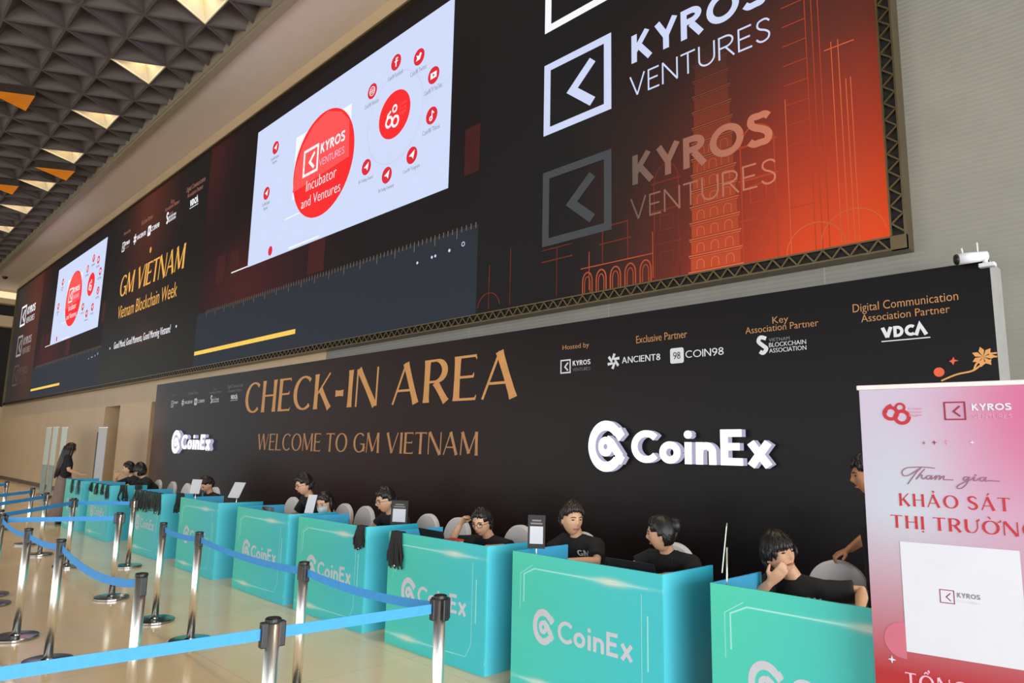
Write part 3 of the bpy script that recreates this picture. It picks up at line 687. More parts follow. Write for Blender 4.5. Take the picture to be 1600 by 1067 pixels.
# title panel
def partners(par_print, f, gold, grey, dim, white):
    """sponsor row; f(F, name, mat)"""
    G = Flat(); G.p += font_text('Hosted by').fit(-5.17, 2.775, -4.79, 2.845).p; G.p += font_text('Exclusive Partner').fit(-4.17, 2.77, -3.58, 2.845).p
    G.p += font_text('Key').fit(-2.725, 2.785, -2.585, 2.865).p; G.p += font_text('Association Partner').fit(-2.98, 2.74, -2.33, 2.80).p
    G.p += font_text('Digital Communication').fit(-2.05, 2.795, -1.31, 2.885).p; G.p += font_text('Association Partner').fit(-1.99, 2.73, -1.37, 2.79).p
    f(G, 'lettering', gold)
    G = Flat(); G.p += kyros_box(.1).fit(-5.2, 2.525, -5.05, 2.68).p; a, b = kyros_words(); G.p += a.fit(-5.02, 2.60, -4.77, 2.66).p
    for i in range(6):                                   # six-spoke star
        t_ = R(20+60*i); G.line([(-4.46+.022*math.cos(t_+1.0), 2.61+.022*math.sin(t_+1.0)), (-4.46+.08*math.cos(t_), 2.61+.08*math.sin(t_))], [.022, .03])
    G.p += word('ANCIENT8', .15, .13, .12).fit(-4.35, 2.575, -3.885, 2.645).p
    G.p += word('COIN98', .12, .12, .12).fit(-3.6, 2.57, -3.2, 2.645).p
    G.p += font_text('BLOCKCHAIN').fit(-2.765, 2.60, -2.44, 2.638).p; G.p += font_text('ASSOCIATION').fit(-2.765, 2.55, -2.44, 2.588).p
    G.line(spline([(-2.79, 2.68), (-2.84, 2.695), (-2.86, 2.66), (-2.82, 2.62), (-2.79, 2.59), (-2.82, 2.555), (-2.85, 2.57)], 4), .035)
    v = word('V', .26, .26); G.p += v.fit(-1.85, 2.585, -1.765, 2.672).p; G.p += word('D', .26, .26).fit(-1.76, 2.585, -1.69, 2.672).p; G.p += word('C', .26, .26).fit(-1.68, 2.585, -1.61, 2.672).p
    G.line([(-1.605, 2.585), (-1.575, 2.665), (-1.535, 2.585)], .026); G.rect(-1.85, 2.556, -1.51, 2.564)
    G.poly([(x, z) for x, z in arc(-3.75, 2.66, .02, .02, 90, 180, 4)+arc(-3.75, 2.55, .02, .02, 180, 270, 4)+arc(-3.64, 2.55, .02, .02, 270, 360, 4)+arc(-3.64, 2.66, .02, .02, 0, 90, 4)])
    f(G, 'lettering', grey)
    G = Flat(); G.p += b.fit(-5.02, 2.54, -4.77, 2.575).p; G.p += font_text('VIETNAM').fit(-2.765, 2.648, -2.58, 2.678).p; f(G, 'lettering', dim)
    G = Flat(); G.p += word('98', .12, .12, .1).fit(-3.735, 2.57, -3.655, 2.64).p; f(G, 'lettering', white, .002)
def led_f(G, n, m, d=0):
    def mp(q): return (-17.86+(q[0]+1.68)*1.68, 7.72+(q[1]-2.6)*2.0)
    print_on(pg, Flat().extend(G, mp), n, m, .004+d)
partners(pg, led_f, E_GREYB, E_PURE, E_GREYB, E_GREY)
F = word('GM VIETNAM', .17, .07, .1, 1, .08); print_on(pg, F.fit(-23.5, 6.05, -18.15, 6.78), 'lettering', E_GOLD, .004)
print_on(pg, Flat().disc(-20.95, 7.1, .07, .09, 12), 'lotus_dot', E_GOLD, .004)
print_on(pg, font_text('Vietnam Blockchain Week').fit(-23.45, 5.4, -18.5, 5.8), 'lettering', E_GOLD, .004)
print_on(pg, font_text('Good Mood, Good Moments, Good Morning Vietnam!').fit(-23.5, 4.42, -18.7, 4.7), 'lettering', E_PURE, .004)
print_on(pg, Flat().disc(-23.9, 4.55, .035, .035, 10).disc(-18.3, 4.6, .035, .035, 10), 'dots', E_PURE, .004)
# bronze lattice frame round the screen
B = led
def fr(x0, y0, z0, x1, y1, z1, n='frame_rail', m=FRAME): return MB().box((x0-LO.x, y0-LO.y, z0-LO.z), (x1-LO.x, y1-LO.y, z1-LO.z)).build(n, m, led)
fr(LX0, 6.02, 3.325, LX1+.12, 6.2, 3.34); fr(LX0, 6.02, 3.43, LX1, 6.1, 3.445); fr(LX0, 6.06, 3.34, LX1, 6.07, 3.43, 'frame_backing', FRAMEB)
fr(LX1+.105, 6.02, 3.34, LX1+.12, 6.2, LZ1+.1); fr(LX1, 6.02, 3.445, LX1+.015, 6.1, LZ1); fr(LX1+.015, 6.06, 3.34, LX1+.105, 6.07, LZ1, 'frame_backing', FRAMEB)
fr(LX0, 6.02, LZ1, LX1+.12, 6.2, LZ1+.04); fr(LX0-.03, 6.02, 3.325, LX0, 6.2, LZ1+.04)
MB().box((LX1+.0-LO.x, 6.015-LO.y, 3.325-LO.z), (LX1+.12-LO.x, 6.06-LO.y, 3.44-LO.z)).build('frame_corner', FRAME, led)
bar = {}
def barmesh(dx, dz):
    l = math.hypot(dx, dz); nx, nz = -dz/l*.007, dx/l*.007
    mb = MB(); mb.add([(nx, 0, nz), (dx+nx, 0, dz+nz), (dx-nx, 0, dz-nz), (-nx, 0, -nz), (nx, .03, nz), (dx+nx, .03, dz+nz), (dx-nx, .03, dz-nz), (-nx, .03, -nz)], [(3,2,1,0),(0,1,5,4),(2,3,7,6),(1,2,6,5),(3,0,4,7)])
    return mb
PB = .075; ma = barmesh(PB, .09).mesh('lattice_bar', FRAME); mbm = barmesh(PB, -.09).mesh('lattice_bar', FRAME)
far = MB(); x = LX1-.02; i = 0
while x > LX0+.1:
    x -= PB; upb = i % 2; z0 = 3.34 if upb else 3.43
    if i < 150: link('lattice_bar', ma if upb else mbm, led, (x-LO.x, 6.025-LO.y, z0-LO.z))
    else:
        q = barmesh(PB, .09 if upb else -.09); far.add([(p[0]+x-LO.x, p[1]+6.025-LO.y, p[2]+z0-LO.z) for p in q.v], q.f)
    i += 1
tag(far.build('lattice_field', FRAME, led), kind='stuff')
mc = barmesh(.09, PB).mesh('lattice_bar', FRAME); md_ = barmesh(-.09, PB).mesh('lattice_bar', FRAME); z = 3.47; i = 0
while z < LZ1-.1:
    link('lattice_bar', mc if i % 2 else md_, led, ((LX1+.015 if i % 2 else LX1+.105)-LO.x, 6.025-LO.y, z-LO.z)); z += PB; i += 1

# ================================================================== BACKDROP
BY = 5.85; BX0, BX1, BZ = -18.5, -1.10, 3.10
bd = empty('event_backdrop', ((BX0+BX1)/2, BY, 0)); tag(bd, 'long dark printed backdrop wall with golden check-in lettering below the screen', 'backdrop')
BO = Vector(bd.location)
mb = MB(); mb.add([(BX0-BO.x, 0, 0), (BX1-BO.x, 0, 0), (BX1-BO.x, 0, BZ-.02), (BX0-BO.x, 0, BZ+.02)], [(0, 1, 2, 3)], [[(0, 0), (1, 0), (1, 1), (0, 1)]])
fp = mb.build('printed_face', BACK, bd)
MB().box((BX0-BO.x, .001, 0), (BX1-BO.x, WY-BY-.002, BZ-.02)).build('frame_box', mat('grey_backdrop_side', (138, 138, 136), .6), bd)
def bpl(dd=0): return lambda x, y, d: (x-BO.x, -d-dd, y)
def bp(F, n, m, d=.001): o = F.build(n, m, bpl(d), fp, .002); return o
bp(word('CHECK-IN AREA', .165, .055, .15, 1, .03).fit(-13.35, 2.255, -5.88, 2.90), 'lettering', PGOLD)
bp(word('WELCOME TO GM VIETNAM', .145, .055, .14, 1, .03).fit(-12.68, 1.585, -6.55, 1.905), 'lettering', PGOLDD)
partners(fp, lambda G, n, m, d=0: bp(G, n, m, .001+d), PGOLDD, PGREY, PDGREY, BLACKC)
partners(fp, lambda G, n, m, d=0: bp(Flat().extend(G, lambda q: (q[0]-12.2, q[1])), n, m, .001+d), PDGREY, PGREY, PDGREY, BLACKC)
# printed blossom ornament at the right end
G = Flat().line(spline([(-1.46, 2.23), (-1.36, 2.27), (-1.26, 2.29), (-1.2, 2.33), (-1.14, 2.36)], 6), .012)
for i in range(7):
    t_ = R(i*51); G.poly([(-1.185, 2.385), (-1.185+.05*math.cos(t_-.35), 2.385+.05*math.sin(t_-.35)), (-1.185+.075*math.cos(t_), 2.385+.075*math.sin(t_)), (-1.185+.05*math.cos(t_+.35), 2.385+.05*math.sin(t_+.35))])
G.rect(-1.15, 2.40, -1.103, 2.412).rect(-1.15, 2.375, -1.103, 2.387).line(spline([(-1.25, 2.29), (-1.23, 2.34), (-1.19, 2.36)], 4), .012)
bp(G, 'blossom_print', PGOLD); bp(Flat().disc(-1.47, 2.295, .035, n=16), 'coin_print', PORANGE); bp(Flat().poly([(-1.375, 2.34), (-1.365, 2.365), (-1.34, 2.37), (-1.365, 2.38), (-1.37, 2.4), (-1.38, 2.38), (-1.4, 2.37), (-1.385, 2.36)]), 'star_print', PORANGE)
# illuminated raised letters
def letter_sign(x0, x1, zb, cap, label, T=.205):
    r = empty('illuminated_sign', (x0, BY, zb)); tag(r, label, 'sign')
    mk, L, wd = coinex(T); sx = (x1-x0)/wd
    pl = lambda dd: (lambda x, y, d: (x*sx, -dd-d, y*cap))
    for nm, F in [('logo_mark', mk)]+[('letter', l) for l in L]:
        b = F.build(nm, RETURN, pl(.002), r, .075); F.build('lit_face', LETTER, pl(.077), b, .004)
    return r
letter_sign(-4.73, -2.74, 1.572, .315, 'large glowing white raised-letter sign at the right of the dark backdrop')
letter_sign(-16.9, -14.7, 1.572, .315, 'glowing white raised-letter sign near the far left end of the backdrop')
# security camera on the top corner
r = empty('security_camera', (-1.22, BY, BZ-.075)); tag(r, 'white bullet security camera with two antennas on the backdrop corner', 'camera')
MB().bbox((.06, -.05, 0), (.16, .02, .03), .006).build('mount', WHITE, r)
MB().tube([(.1, -.02, .02), (.1, -.03, .07)], .018).build('arm', WHITE, r, True)
MB().tube([(.11, -.01, .085), (.02, -.07, .075), (-.05, -.115, .066)], [.035, .04, .042], 16).build('body', WHITE, r, True)
MB().tube([(-.05, -.115, .066), (-.062, -.123, .0645)], [.04, .036], 16).build('lens', BLACK, r, True)
MB().tube([(.06, -.03, .1), (.06, -.03, .19)], .006).build('antenna', WHITE, r, True); MB().tube([(-.02, -.09, .1), (-.025, -.09, .15)], .006).build('antenna', WHITE, r, True)

# ================================================================== DESKS
DY = 3.74; DH = .937; DD = .6; DW = 1.28
proto = {}
def desk(xr, label, w_=DW):
    r = empty('check_in_desk', (xr-w_/2, DY, 0)); tag(r, label, 'desk', 'teal check-in desks in a row before the backdrop')
    if w_ not in proto:
        h = w_/2; P = {}
        mb = MB(); mb.add([(-h, 0, 0), (h, 0, 0), (h, 0, DH), (-h, 0, DH), (-h, .012, 0), (h, .012, 0), (h, .012, DH), (-h, .012, DH)], [(0, 1, 2, 3), (3, 2, 6, 7), (1, 5, 6, 2), (4, 0, 3, 7), (5, 4, 7, 6)], [[(0, 0), (1, 0), (1, 1), (0, 1)]]*5)
        P['front'] = mb.mesh('front_panel', DESK)
        ms = []
        for s in (-1, 1):
            xo = h*s; xi = (h-.012)*s
            mb = MB(); fcs = [(0, 1, 2, 3), (4, 7, 6, 5), (3, 2, 6, 7), (1, 5, 6, 2)]
            if s < 0: fcs = [f[::-1] for f in fcs]
            uv = [(0, 0), (1, 0), (1, 1), (0, 1)]
            mb.add([(xo, .0121, 0), (xo, DD, 0), (xo, DD, DH), (xo, .0121, DH), (xi, .0121, 0), (xi, DD, 0), (xi, DD, DH), (xi, .0121, DH)], fcs, [uv if s > 0 else uv[::-1]]+[None]*3)
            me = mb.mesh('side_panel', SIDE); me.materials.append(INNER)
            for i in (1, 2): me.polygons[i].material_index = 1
            ms.append(me)
        P['sides'] = ms
        P['inner'] = MB().box((-h+.012, .0122, .1), (h-.012, .014, DH-.002)).mesh('inner_board', INNER)
        P['top'] = MB().bbox((-h+.015, .016, .72), (h-.015, DD-.01, .75), .004).mesh('table_top', mat('folding_table_white', (206, 206, 204), .5))
        P['leg'] = MB().tube([(0, 0, 0), (0, 0, .72)], .014, 8).mesh('leg', STEELD, True)
        # print
        pl = lambda dd: (lambda x, y, d: (x, -dd-d, y))
        mk, L, wd = coinex(.17, .3); F = Flat(); F.p += mk.p
        for l in L: F.p += l.p
        F.fit(-.425, .345, .425, .58); P['logo'] = F.build('logo_print', PWHITE, pl(.0005), None, .0008)
        G = Flat(); e = .012
        G.line([(-h+.12, .60), (-h+.12, .79), (-h+.22, .838), (-h+.55, .838), (-h+.75, .838)], .009)
        G.line([(-h+.085, .55), (-h+.085, .79), (-h+.2, .86)], .004)
        G.line([(-h+.75, .838), (h-.1, .838)], [.007, .003])
        G.line([(h-.105, .68), (h-.105, .36)], .009); G.line([(h-.15, .80), (h-.15, .2), (h-.21, .1), (h-.5, .095)], .004)
        G.line([(-h+.09, .09), (h-.35, .095)], .006)
        P['lines'] = G.build('outline_print', PPALE, pl(.0004), None, .0006)
        for k in ('logo', 'lines'): o = P[k]; P[k] = o.data; bpy.data.objects.remove(o)
        proto[w_] = P
    P = proto[w_]
    f = link('front_panel', P['front'], r); link('logo_print', P['logo'], f); link('outline_print', P['lines'], f)
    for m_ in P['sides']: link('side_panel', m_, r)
    link('inner_board', P['inner'], r); link('table_top', P['top'], r)
    for sx in (-1, 1):
        for yy in (.08, DD-.08): link('leg', P['leg'], r, (sx*(w_/2-.08), yy, 0))
    return r
desk(-.89, 'teal desk partly behind the pink roll-up banner, nearest the camera')
desk(-2.495, 'teal desk with its whole logo in view, left of the desk behind the pink banner')
desk(-4.06, 'teal desk behind the nearest belt post, with a black lanyard bundle on its left corner')
desk(-5.715, 'teal desk with a black lanyard bundle hung over its right front corner')
desk(-7.235, 'teal desk in front of the man with glasses and the masked woman')
desk(-9.11, 'teal desk carrying two white card signs on stands')
desk(-11.15, 'teal desk whose front edge is thickly hung with dark green lanyards')
desk(-13.72, 'second farthest teal desk, half hidden behind blue belts')
desk(-15.47, 'farthest teal desk beside the standing long-haired woman')

# ================================================================== BELT POSTS
ST = (('farthest belt post at the left edge of the picture', -16.6, 2.72), ('belt post second from the far end of the queue', -14.0, 2.66), ('belt post third from the far end, left of the standing woman', -12.6, 2.58),
      ('belt post in front of the standing woman\'s skirt', -11.2, 2.62), ('belt post standing close before the second farthest teal desk', -10.75, 3.25), ('belt post ending the bright belt, left of the green lanyards', -8.67, 2.49),
      ('belt post where the dark blue belt along the desks begins', -7.33, 2.50), ('belt post in front of the desk with two white signs', -6.38, 2.48), ('belt post in front of the masked woman\'s desk, mid belt', -4.36, 2.39), ('foreground belt post joining the light and dark blue belts', -2.96, 2.41),
      ('left edge belt post where light and dark blue belts meet', -9.05, 1.48), ('leaning-looking belt post at far left with its chrome base in full view', -7.43, 1.42), ('belt post at left just before the sagging dark belt', -6.47, 1.46), ('foreground belt post at which the sagging dark belt ends', -4.53, 1.45),
      ('foreground belt post with black cap holding the light blue belt in its middle', -3.03, 1.53), ('belt post just outside the lower left of the picture', -3.12, .42))
sp = None; POST = []; POSTO = []
for lb, x, y in ST:
    r = empty('belt_stanchion', (x, y, 0)); tag(r, 'chrome '+lb, 'stanchion', 'chrome belt stanchions'); POST.append((x, y))
    if sp is None:
        sp = [('base', MB().lathe([(.172, 0), (.175, .004), (.175, .02), (.168, .026), (.05, .031), (.036, .04)], seg=40).mesh('base', STEELD, False)),
              ('pole', MB().lathe([(.0315, .035), (.0315, .897)], seg=24).mesh('pole', STEEL, True)),
              ('cap', MB().lathe([(.033, .892), (.035, .896), (.035, .908), (.03, .912)], seg=24).mesh('cap', BLACK, False))]
    for n, me in sp: link(n, me, r)
    POSTO.append(r)
CASS = MB().bbox((.024, -.019, .79), (.054, .019, .896), .005).mesh('belt_cassette', BLACK)
USED = {}
def belt(a, b, label, sag=0, twist=0):
    (x0, y0), (x1, y1) = POST[a] if isinstance(a, int) else a, POST[b] if isinstance(b, int) else b
    L = math.hypot(x1-x0, y1-y0)
    for k, dx, dy in ((a, x1-x0, y1-y0), (b, x0-x1, y0-y1)):
        if isinstance(k, int): 
            for t_ in (0, PI):
                an_ = round(math.degrees(math.atan2(dy, dx)+t_)) % 360
                if any(abs((an_-q+180) % 360-180) < 35 for q in USED.setdefault(k, [])): continue
                USED[k].append(an_); link('belt_cassette', CASS, POSTO[k]).rotation_euler = (0, 0, R(an_))
    ux, uy = (x1-x0)/L, (y1-y0)/L; nx, ny = -uy, ux; e = .052; mb = MB(); n = 14
    v = []
    for i in range(n+1):
        t_ = i/n; d = e+(L-2*e)*t_; s = -sag*4*t_*(1-t_); th = twist*math.sin(PI*t_)
        for w_ in (-.024, .024):
            for th_ in (-.001, .001):
                v.append((x0+ux*d+nx*(th_+w_*math.sin(th)), y0+uy*d+ny*(th_+w_*math.sin(th)), .847+s+w_*math.cos(th)))
    f = []
    for i in range(n):
        a_ = i*4; b_ = a_+4
        f += [(a_, b_, b_+2, a_+2), (a_+1, a_+3, b_+3, b_+1), (a_+2, b_+2, b_+3, a_+3), (a_, a_+1, b_+1, b_)]
    tag(mb.add(v, f).build('queue_belt', BELT), label, 'belt', 'blue queue belts')
belt(15, 14, 'light blue queue belt crossing the lower left corner'); belt(14, 9, 'light blue queue belt between the two nearest foreground posts')
belt(6, 7, 'dark blue belt along the desk row, leftmost of its three lengths', .02); belt(7, 8, 'dark blue belt along the desk row, middle of its three lengths', .03); belt(8, 9, 'dark blue belt along the desk row, nearest of its three lengths', .03)
belt(10, 11, 'dark blue belt, first length from the left edge post', .03); belt(11, 12, 'dark blue belt, short length between two leaning-looking posts', .02); belt(12, 13, 'dark blue belt sagging to the foreground post', .07, .3)
belt(10, 5, 'bright blue belt running to the lone post before the green lanyards'); belt(4, 3, 'bright blue belt right of the standing woman')
belt(3, (-9.6, 1.55), 'bright blue belt left of the standing woman, running to the left edge'); belt(2, (-10.9, 1.5), 'blue belt under the pale standing banners'); belt(1, (-12.3, 1.5), 'blue belt reaching the second farthest post'); belt(0, (-15.0, 1.6), 'short blue belt by the farthest post')
for (x, y), lb in zip(((-9.6, 1.55), (-10.9, 1.5), (-12.3, 1.5), (-15.0, 1.6)), ('nearest', 'second', 'third', 'farthest')):
    r = empty('belt_stanchion', (x, y, 0)); tag(r, 'chrome belt post beyond the left edge of the picture, %s of four' % lb, 'stanchion', 'chrome belt stanchions')
    for n, me in sp: link(n, me, r)

# ================================================================== CHAIRS
def arch_panel(w_, z0, z1, y0, y1, lean=.1, n=20):
    """rounded-top slab, front y0 back y1"""
    out = [(-w_/2*.94, z0), (w_/2*.94, z0)]; zc = z1-w_*.48
    pts = [(-w_/2*.94, z0)]+[(w_/2*.94, z0)]+[(w_/2*math.cos(R(a)), zc+(z1-zc)*math.sin(R(a))) for a in [180*i/n for i in range(n+1)]]
    mb = MB(); k = len(pts); v = []
    for y, s in ((y0, .93), (y0+.012, 1), (y1-.012, 1), (y1, .93)):
        zc2 = (z0+z1)/2
        v += [(x*s, y+(z-z0)*lean, zc2+(z-zc2)*s) for x, z in pts]
    f = [tuple(range(k)), tuple(range(3*k, 4*k))[::-1]]
    for r_ in range(3):
        for i in range(k): f.append((r_*k+i, r_*k+k+i, r_*k+k+(i+1) % k, r_*k+(i+1) % k))
    return mb.add(v, f)
chp = None
def chair(x, y, label, rz=0):
    global chp
    r = empty('banquet_chair', (x, y, 0), rz); tag(r, label, 'chair', 'covered chairs behind the check-in desks')
    if chp is None:
        seat = MB().bbox((-.21, -.42, .42), (.21, 0, .49), .025).mesh('seat_cover', CLOTH, True)
        skirt = MB(); q0 = [(-.21, -.42, .43), (.21, -.42, .43), (.21, 0, .43), (-.21, 0, .43)]; q1 = [(-.16, -.37, .22), (.16, -.37, .22), (.16, -.04, .22), (-.16, -.04, .22)]
        skirt.add(q0+q1, [(0, 1, 5, 4), (1, 2, 6, 5), (2, 3, 7, 6), (3, 0, 4, 7)])
        chp = [('seat_cover', seat), ('back_cover', arch_panel(.40, .46, .965, -.03, .03, .12).mesh('back_cover', CLOTH, False)), ('skirt_cover', skirt.mesh('skirt_cover', CLOTH))]
        for sx in (-1, 1):
            for yy in (-.4, -.02): chp.append(('leg', MB().tube([(sx*.19, yy, 0), (sx*.19, yy, .43)], [.022, .03], 8).mesh('leg', CLOTH, True)))
    for n, me in chp: link(n, me, r)
    return r
CHAIRS = (((-15.15, 5.0), 'covered chair leftmost of the three small ones beside the dark-haired pair'), ((-14.35, 5.0), 'covered chair middle of the three small ones beside the dark-haired pair'), ((-13.6, 5.0), 'covered chair just left of the first white card sign'),
          ((-9.35, 4.9), 'covered chair behind the man with glasses and tilted card'), ((-7.98, 4.9), 'covered chair behind the masked woman'), ((-7.5, 4.9), 'empty covered chair left of the man leaning by the black card stand'), ((-6.26, 4.9), 'empty covered chair right of the man leaning by the black card stand'), ((-5.75, 4.9), 'covered chair behind the woman resting her head on her hand'),
          ((-4.84, 4.9), 'covered chair between the head-resting woman and the young man in the lettered shirt'), ((-3.2, 4.98), 'covered chair behind the woman with the hair bun'), ((-1.97, 5.08), 'large covered chair under the standing person\'s hand'), ((-12.2, 4.95), 'covered chair behind the person hidden by the white card'), ((-4.12, 4.95), 'covered chair hidden behind the young man in the lettered shirt'))
for (x, y), lb in CHAIRS: chair(x, y-.06, lb)

# ================================================================== PEOPLE
def headmat(face, upv=(0, 0, 1)):
    f = Vector(face).normalized(); u = Vector(upv); u = (u-f*u.dot(f)).normalized(); xx = (-f).cross(u)
    # local: face -Y, up Z, x = y^z
    return Matrix((xx, -f, u)).transposed() @ Matrix.Scale(1.06, 3)
def head_radius(az, el):
    """local head surface point; az 0 = front"""
    x = .077*math.cos(el)*math.sin(az); y = -.097*math.cos(el)*math.cos(az); z = .118*math.sin(el)
    fr_ = max(0, math.cos(az))
    if z < 0:
        k = -z/.118; x *= 1-.28*k*k; y *= 1-(.10*k if y < 0 else .45*k)
    g = lambda a0, z0, sa, sz: math.exp(-((az-a0)/sa)**2-((z-z0)/sz)**2)
    y -= .024*g(0, -.022, .13, .016)+.012*g(0, .0, .10, .02)          # nose
    y -= .006*g(0, .026, .6, .010)                                   # brow
    y += .009*(g(.36, .008, .17, .012)+g(-.36, .008, .17, .012))       # eye sockets
    y -= .008*g(0, -.062, .22, .010)                                  # lips
    y += .003*g(0, -.078, .3, .007); y -= .010*g(0, -.098, .3, .016)   # chin
    x += .004*(g(.75, -.02, .25, .02)-g(-.75, -.02, .25, .02))         # cheeks
    return Vector((x, y, z))
def sphere_grid(fn, na=48, ne=32):
    v = []; f = []
    for j in range(ne+1):
        el = -PI/2+PI*j/ne
        for i in range(na):
            az = -PI+2*PI*i/na; v.append(fn(az, el))
    for j in range(ne):
        for i in range(na): f.append((j*na+i, j*na+(i+1) % na, (j+1)*na+(i+1) % na, (j+1)*na+i))
    return v, f
def hair_mesh(c, M, style, seed=0):
    rr = random.Random(seed); ph = [rr.uniform(0, 6) for _ in range(6)]
    na, ne = 56, 36
    def low(az):   # lowest z carrying hair
        a = abs(az)
        if style == 'short': return .066-.02*math.exp(-((a-.9)/.25)**2) if a < 1.0 else (.028 if a < 1.5 else (-.01 if a < 1.9 else -.07))
        if style == 'fringe': return .030 if a < .8 else (-.01 if a < 1.25 else (-.03 if a < 1.7 else -.095))
        if style == 'long': return .062-.02*a if a < .75 else (-.03 if a < 1.0 else -.112)
        if style == 'tied': return .066-.02*a if a < .8 else (.02 if a < 1.35 else (-.02 if a < 1.8 else -.085))
    v = []; keep = []
    for j in range(ne+1):
        el = -PI/2+PI*j/ne
        for i in range(na):
            az = -PI+2*PI*i/na; p = head_radius(az, el); lz = low(az); hz = p.z-lz
            wob = .5+.5*math.sin(az*9+ph[0]+el*5)*math.sin(az*17+ph[1])
            th = .019 if style in ('short', 'fringe') else .014
            k = 1 if hz > .02 else (max(-1, (hz)/.02))
            p = p+p.normalized()*(th*(.75+.5*wob)*k if k > 0 else -.012)
            if hz > 0 and style in ('short', 'fringe'): p.z += .008*max(0, math.sin(el))*(.6+.8*wob)
            v.append(M @ p + Vector(c)); keep.append(hz > -.012)
    f = []
    for j in range(ne):
        for i in range(na):
            q = (j*na+i, j*na+(i+1) % na, (j+1)*na+(i+1) % na, (j+1)*na+i)
            if any(keep[t] for t in q): f.append(q)
    return MB().add(v, f)
def hand_geo(mb, wrist, fdir, palm_n, curl=.5, sc=1.0, thumb_side=1):
    """palm, four bent fingers and a thumb; fdir finger direction, palm_n palm normal"""
    w_ = Vector(wrist); d = Vector(fdir).normalized(); n = Vector(palm_n); n = (n-d*n.dot(d)).normalized(); s = d.cross(n)*thumb_side
    mb.tube([w_-d*.01, w_+d*.03*sc, w_+d*.07*sc, w_+d*.09*sc], [(.026*sc, .02*sc), (.036*sc, .017*sc), (.042*sc, .015*sc), (.036*sc, .012*sc)], 10, lat=s)
    for k, (off, ln) in enumerate(((.030, .072), (.010, .080), (-.010, .074), (-.030, .058))):
        p = w_+d*.082*sc+s*off*sc; pts = [p-d*.02]; a = curl*.35; 
        for seg in (.45, .32, .23):
            dd = d*math.cos(a)+n*math.sin(a); p = p+dd*ln*seg*sc; pts.append(p); a += curl*.9
        mb.tube(pts, [.0095*sc, .0095*sc, .009*sc, .0075*sc], 8)
    p = w_+d*.025*sc+s*.028*sc; pts = [p-s*.01]; dd = (d*.6+s*.75+n*.35).normalized(); p = p+dd*.034*sc; pts.append(p); dd = (d*.85+s*.25+n*.45).normalized(); pts.append(p+dd*.03*sc); pts.append(p+dd*.05*sc)
    mb.tube(pts, [.014*sc, .012*sc, .0105*sc, .008*sc], 8)
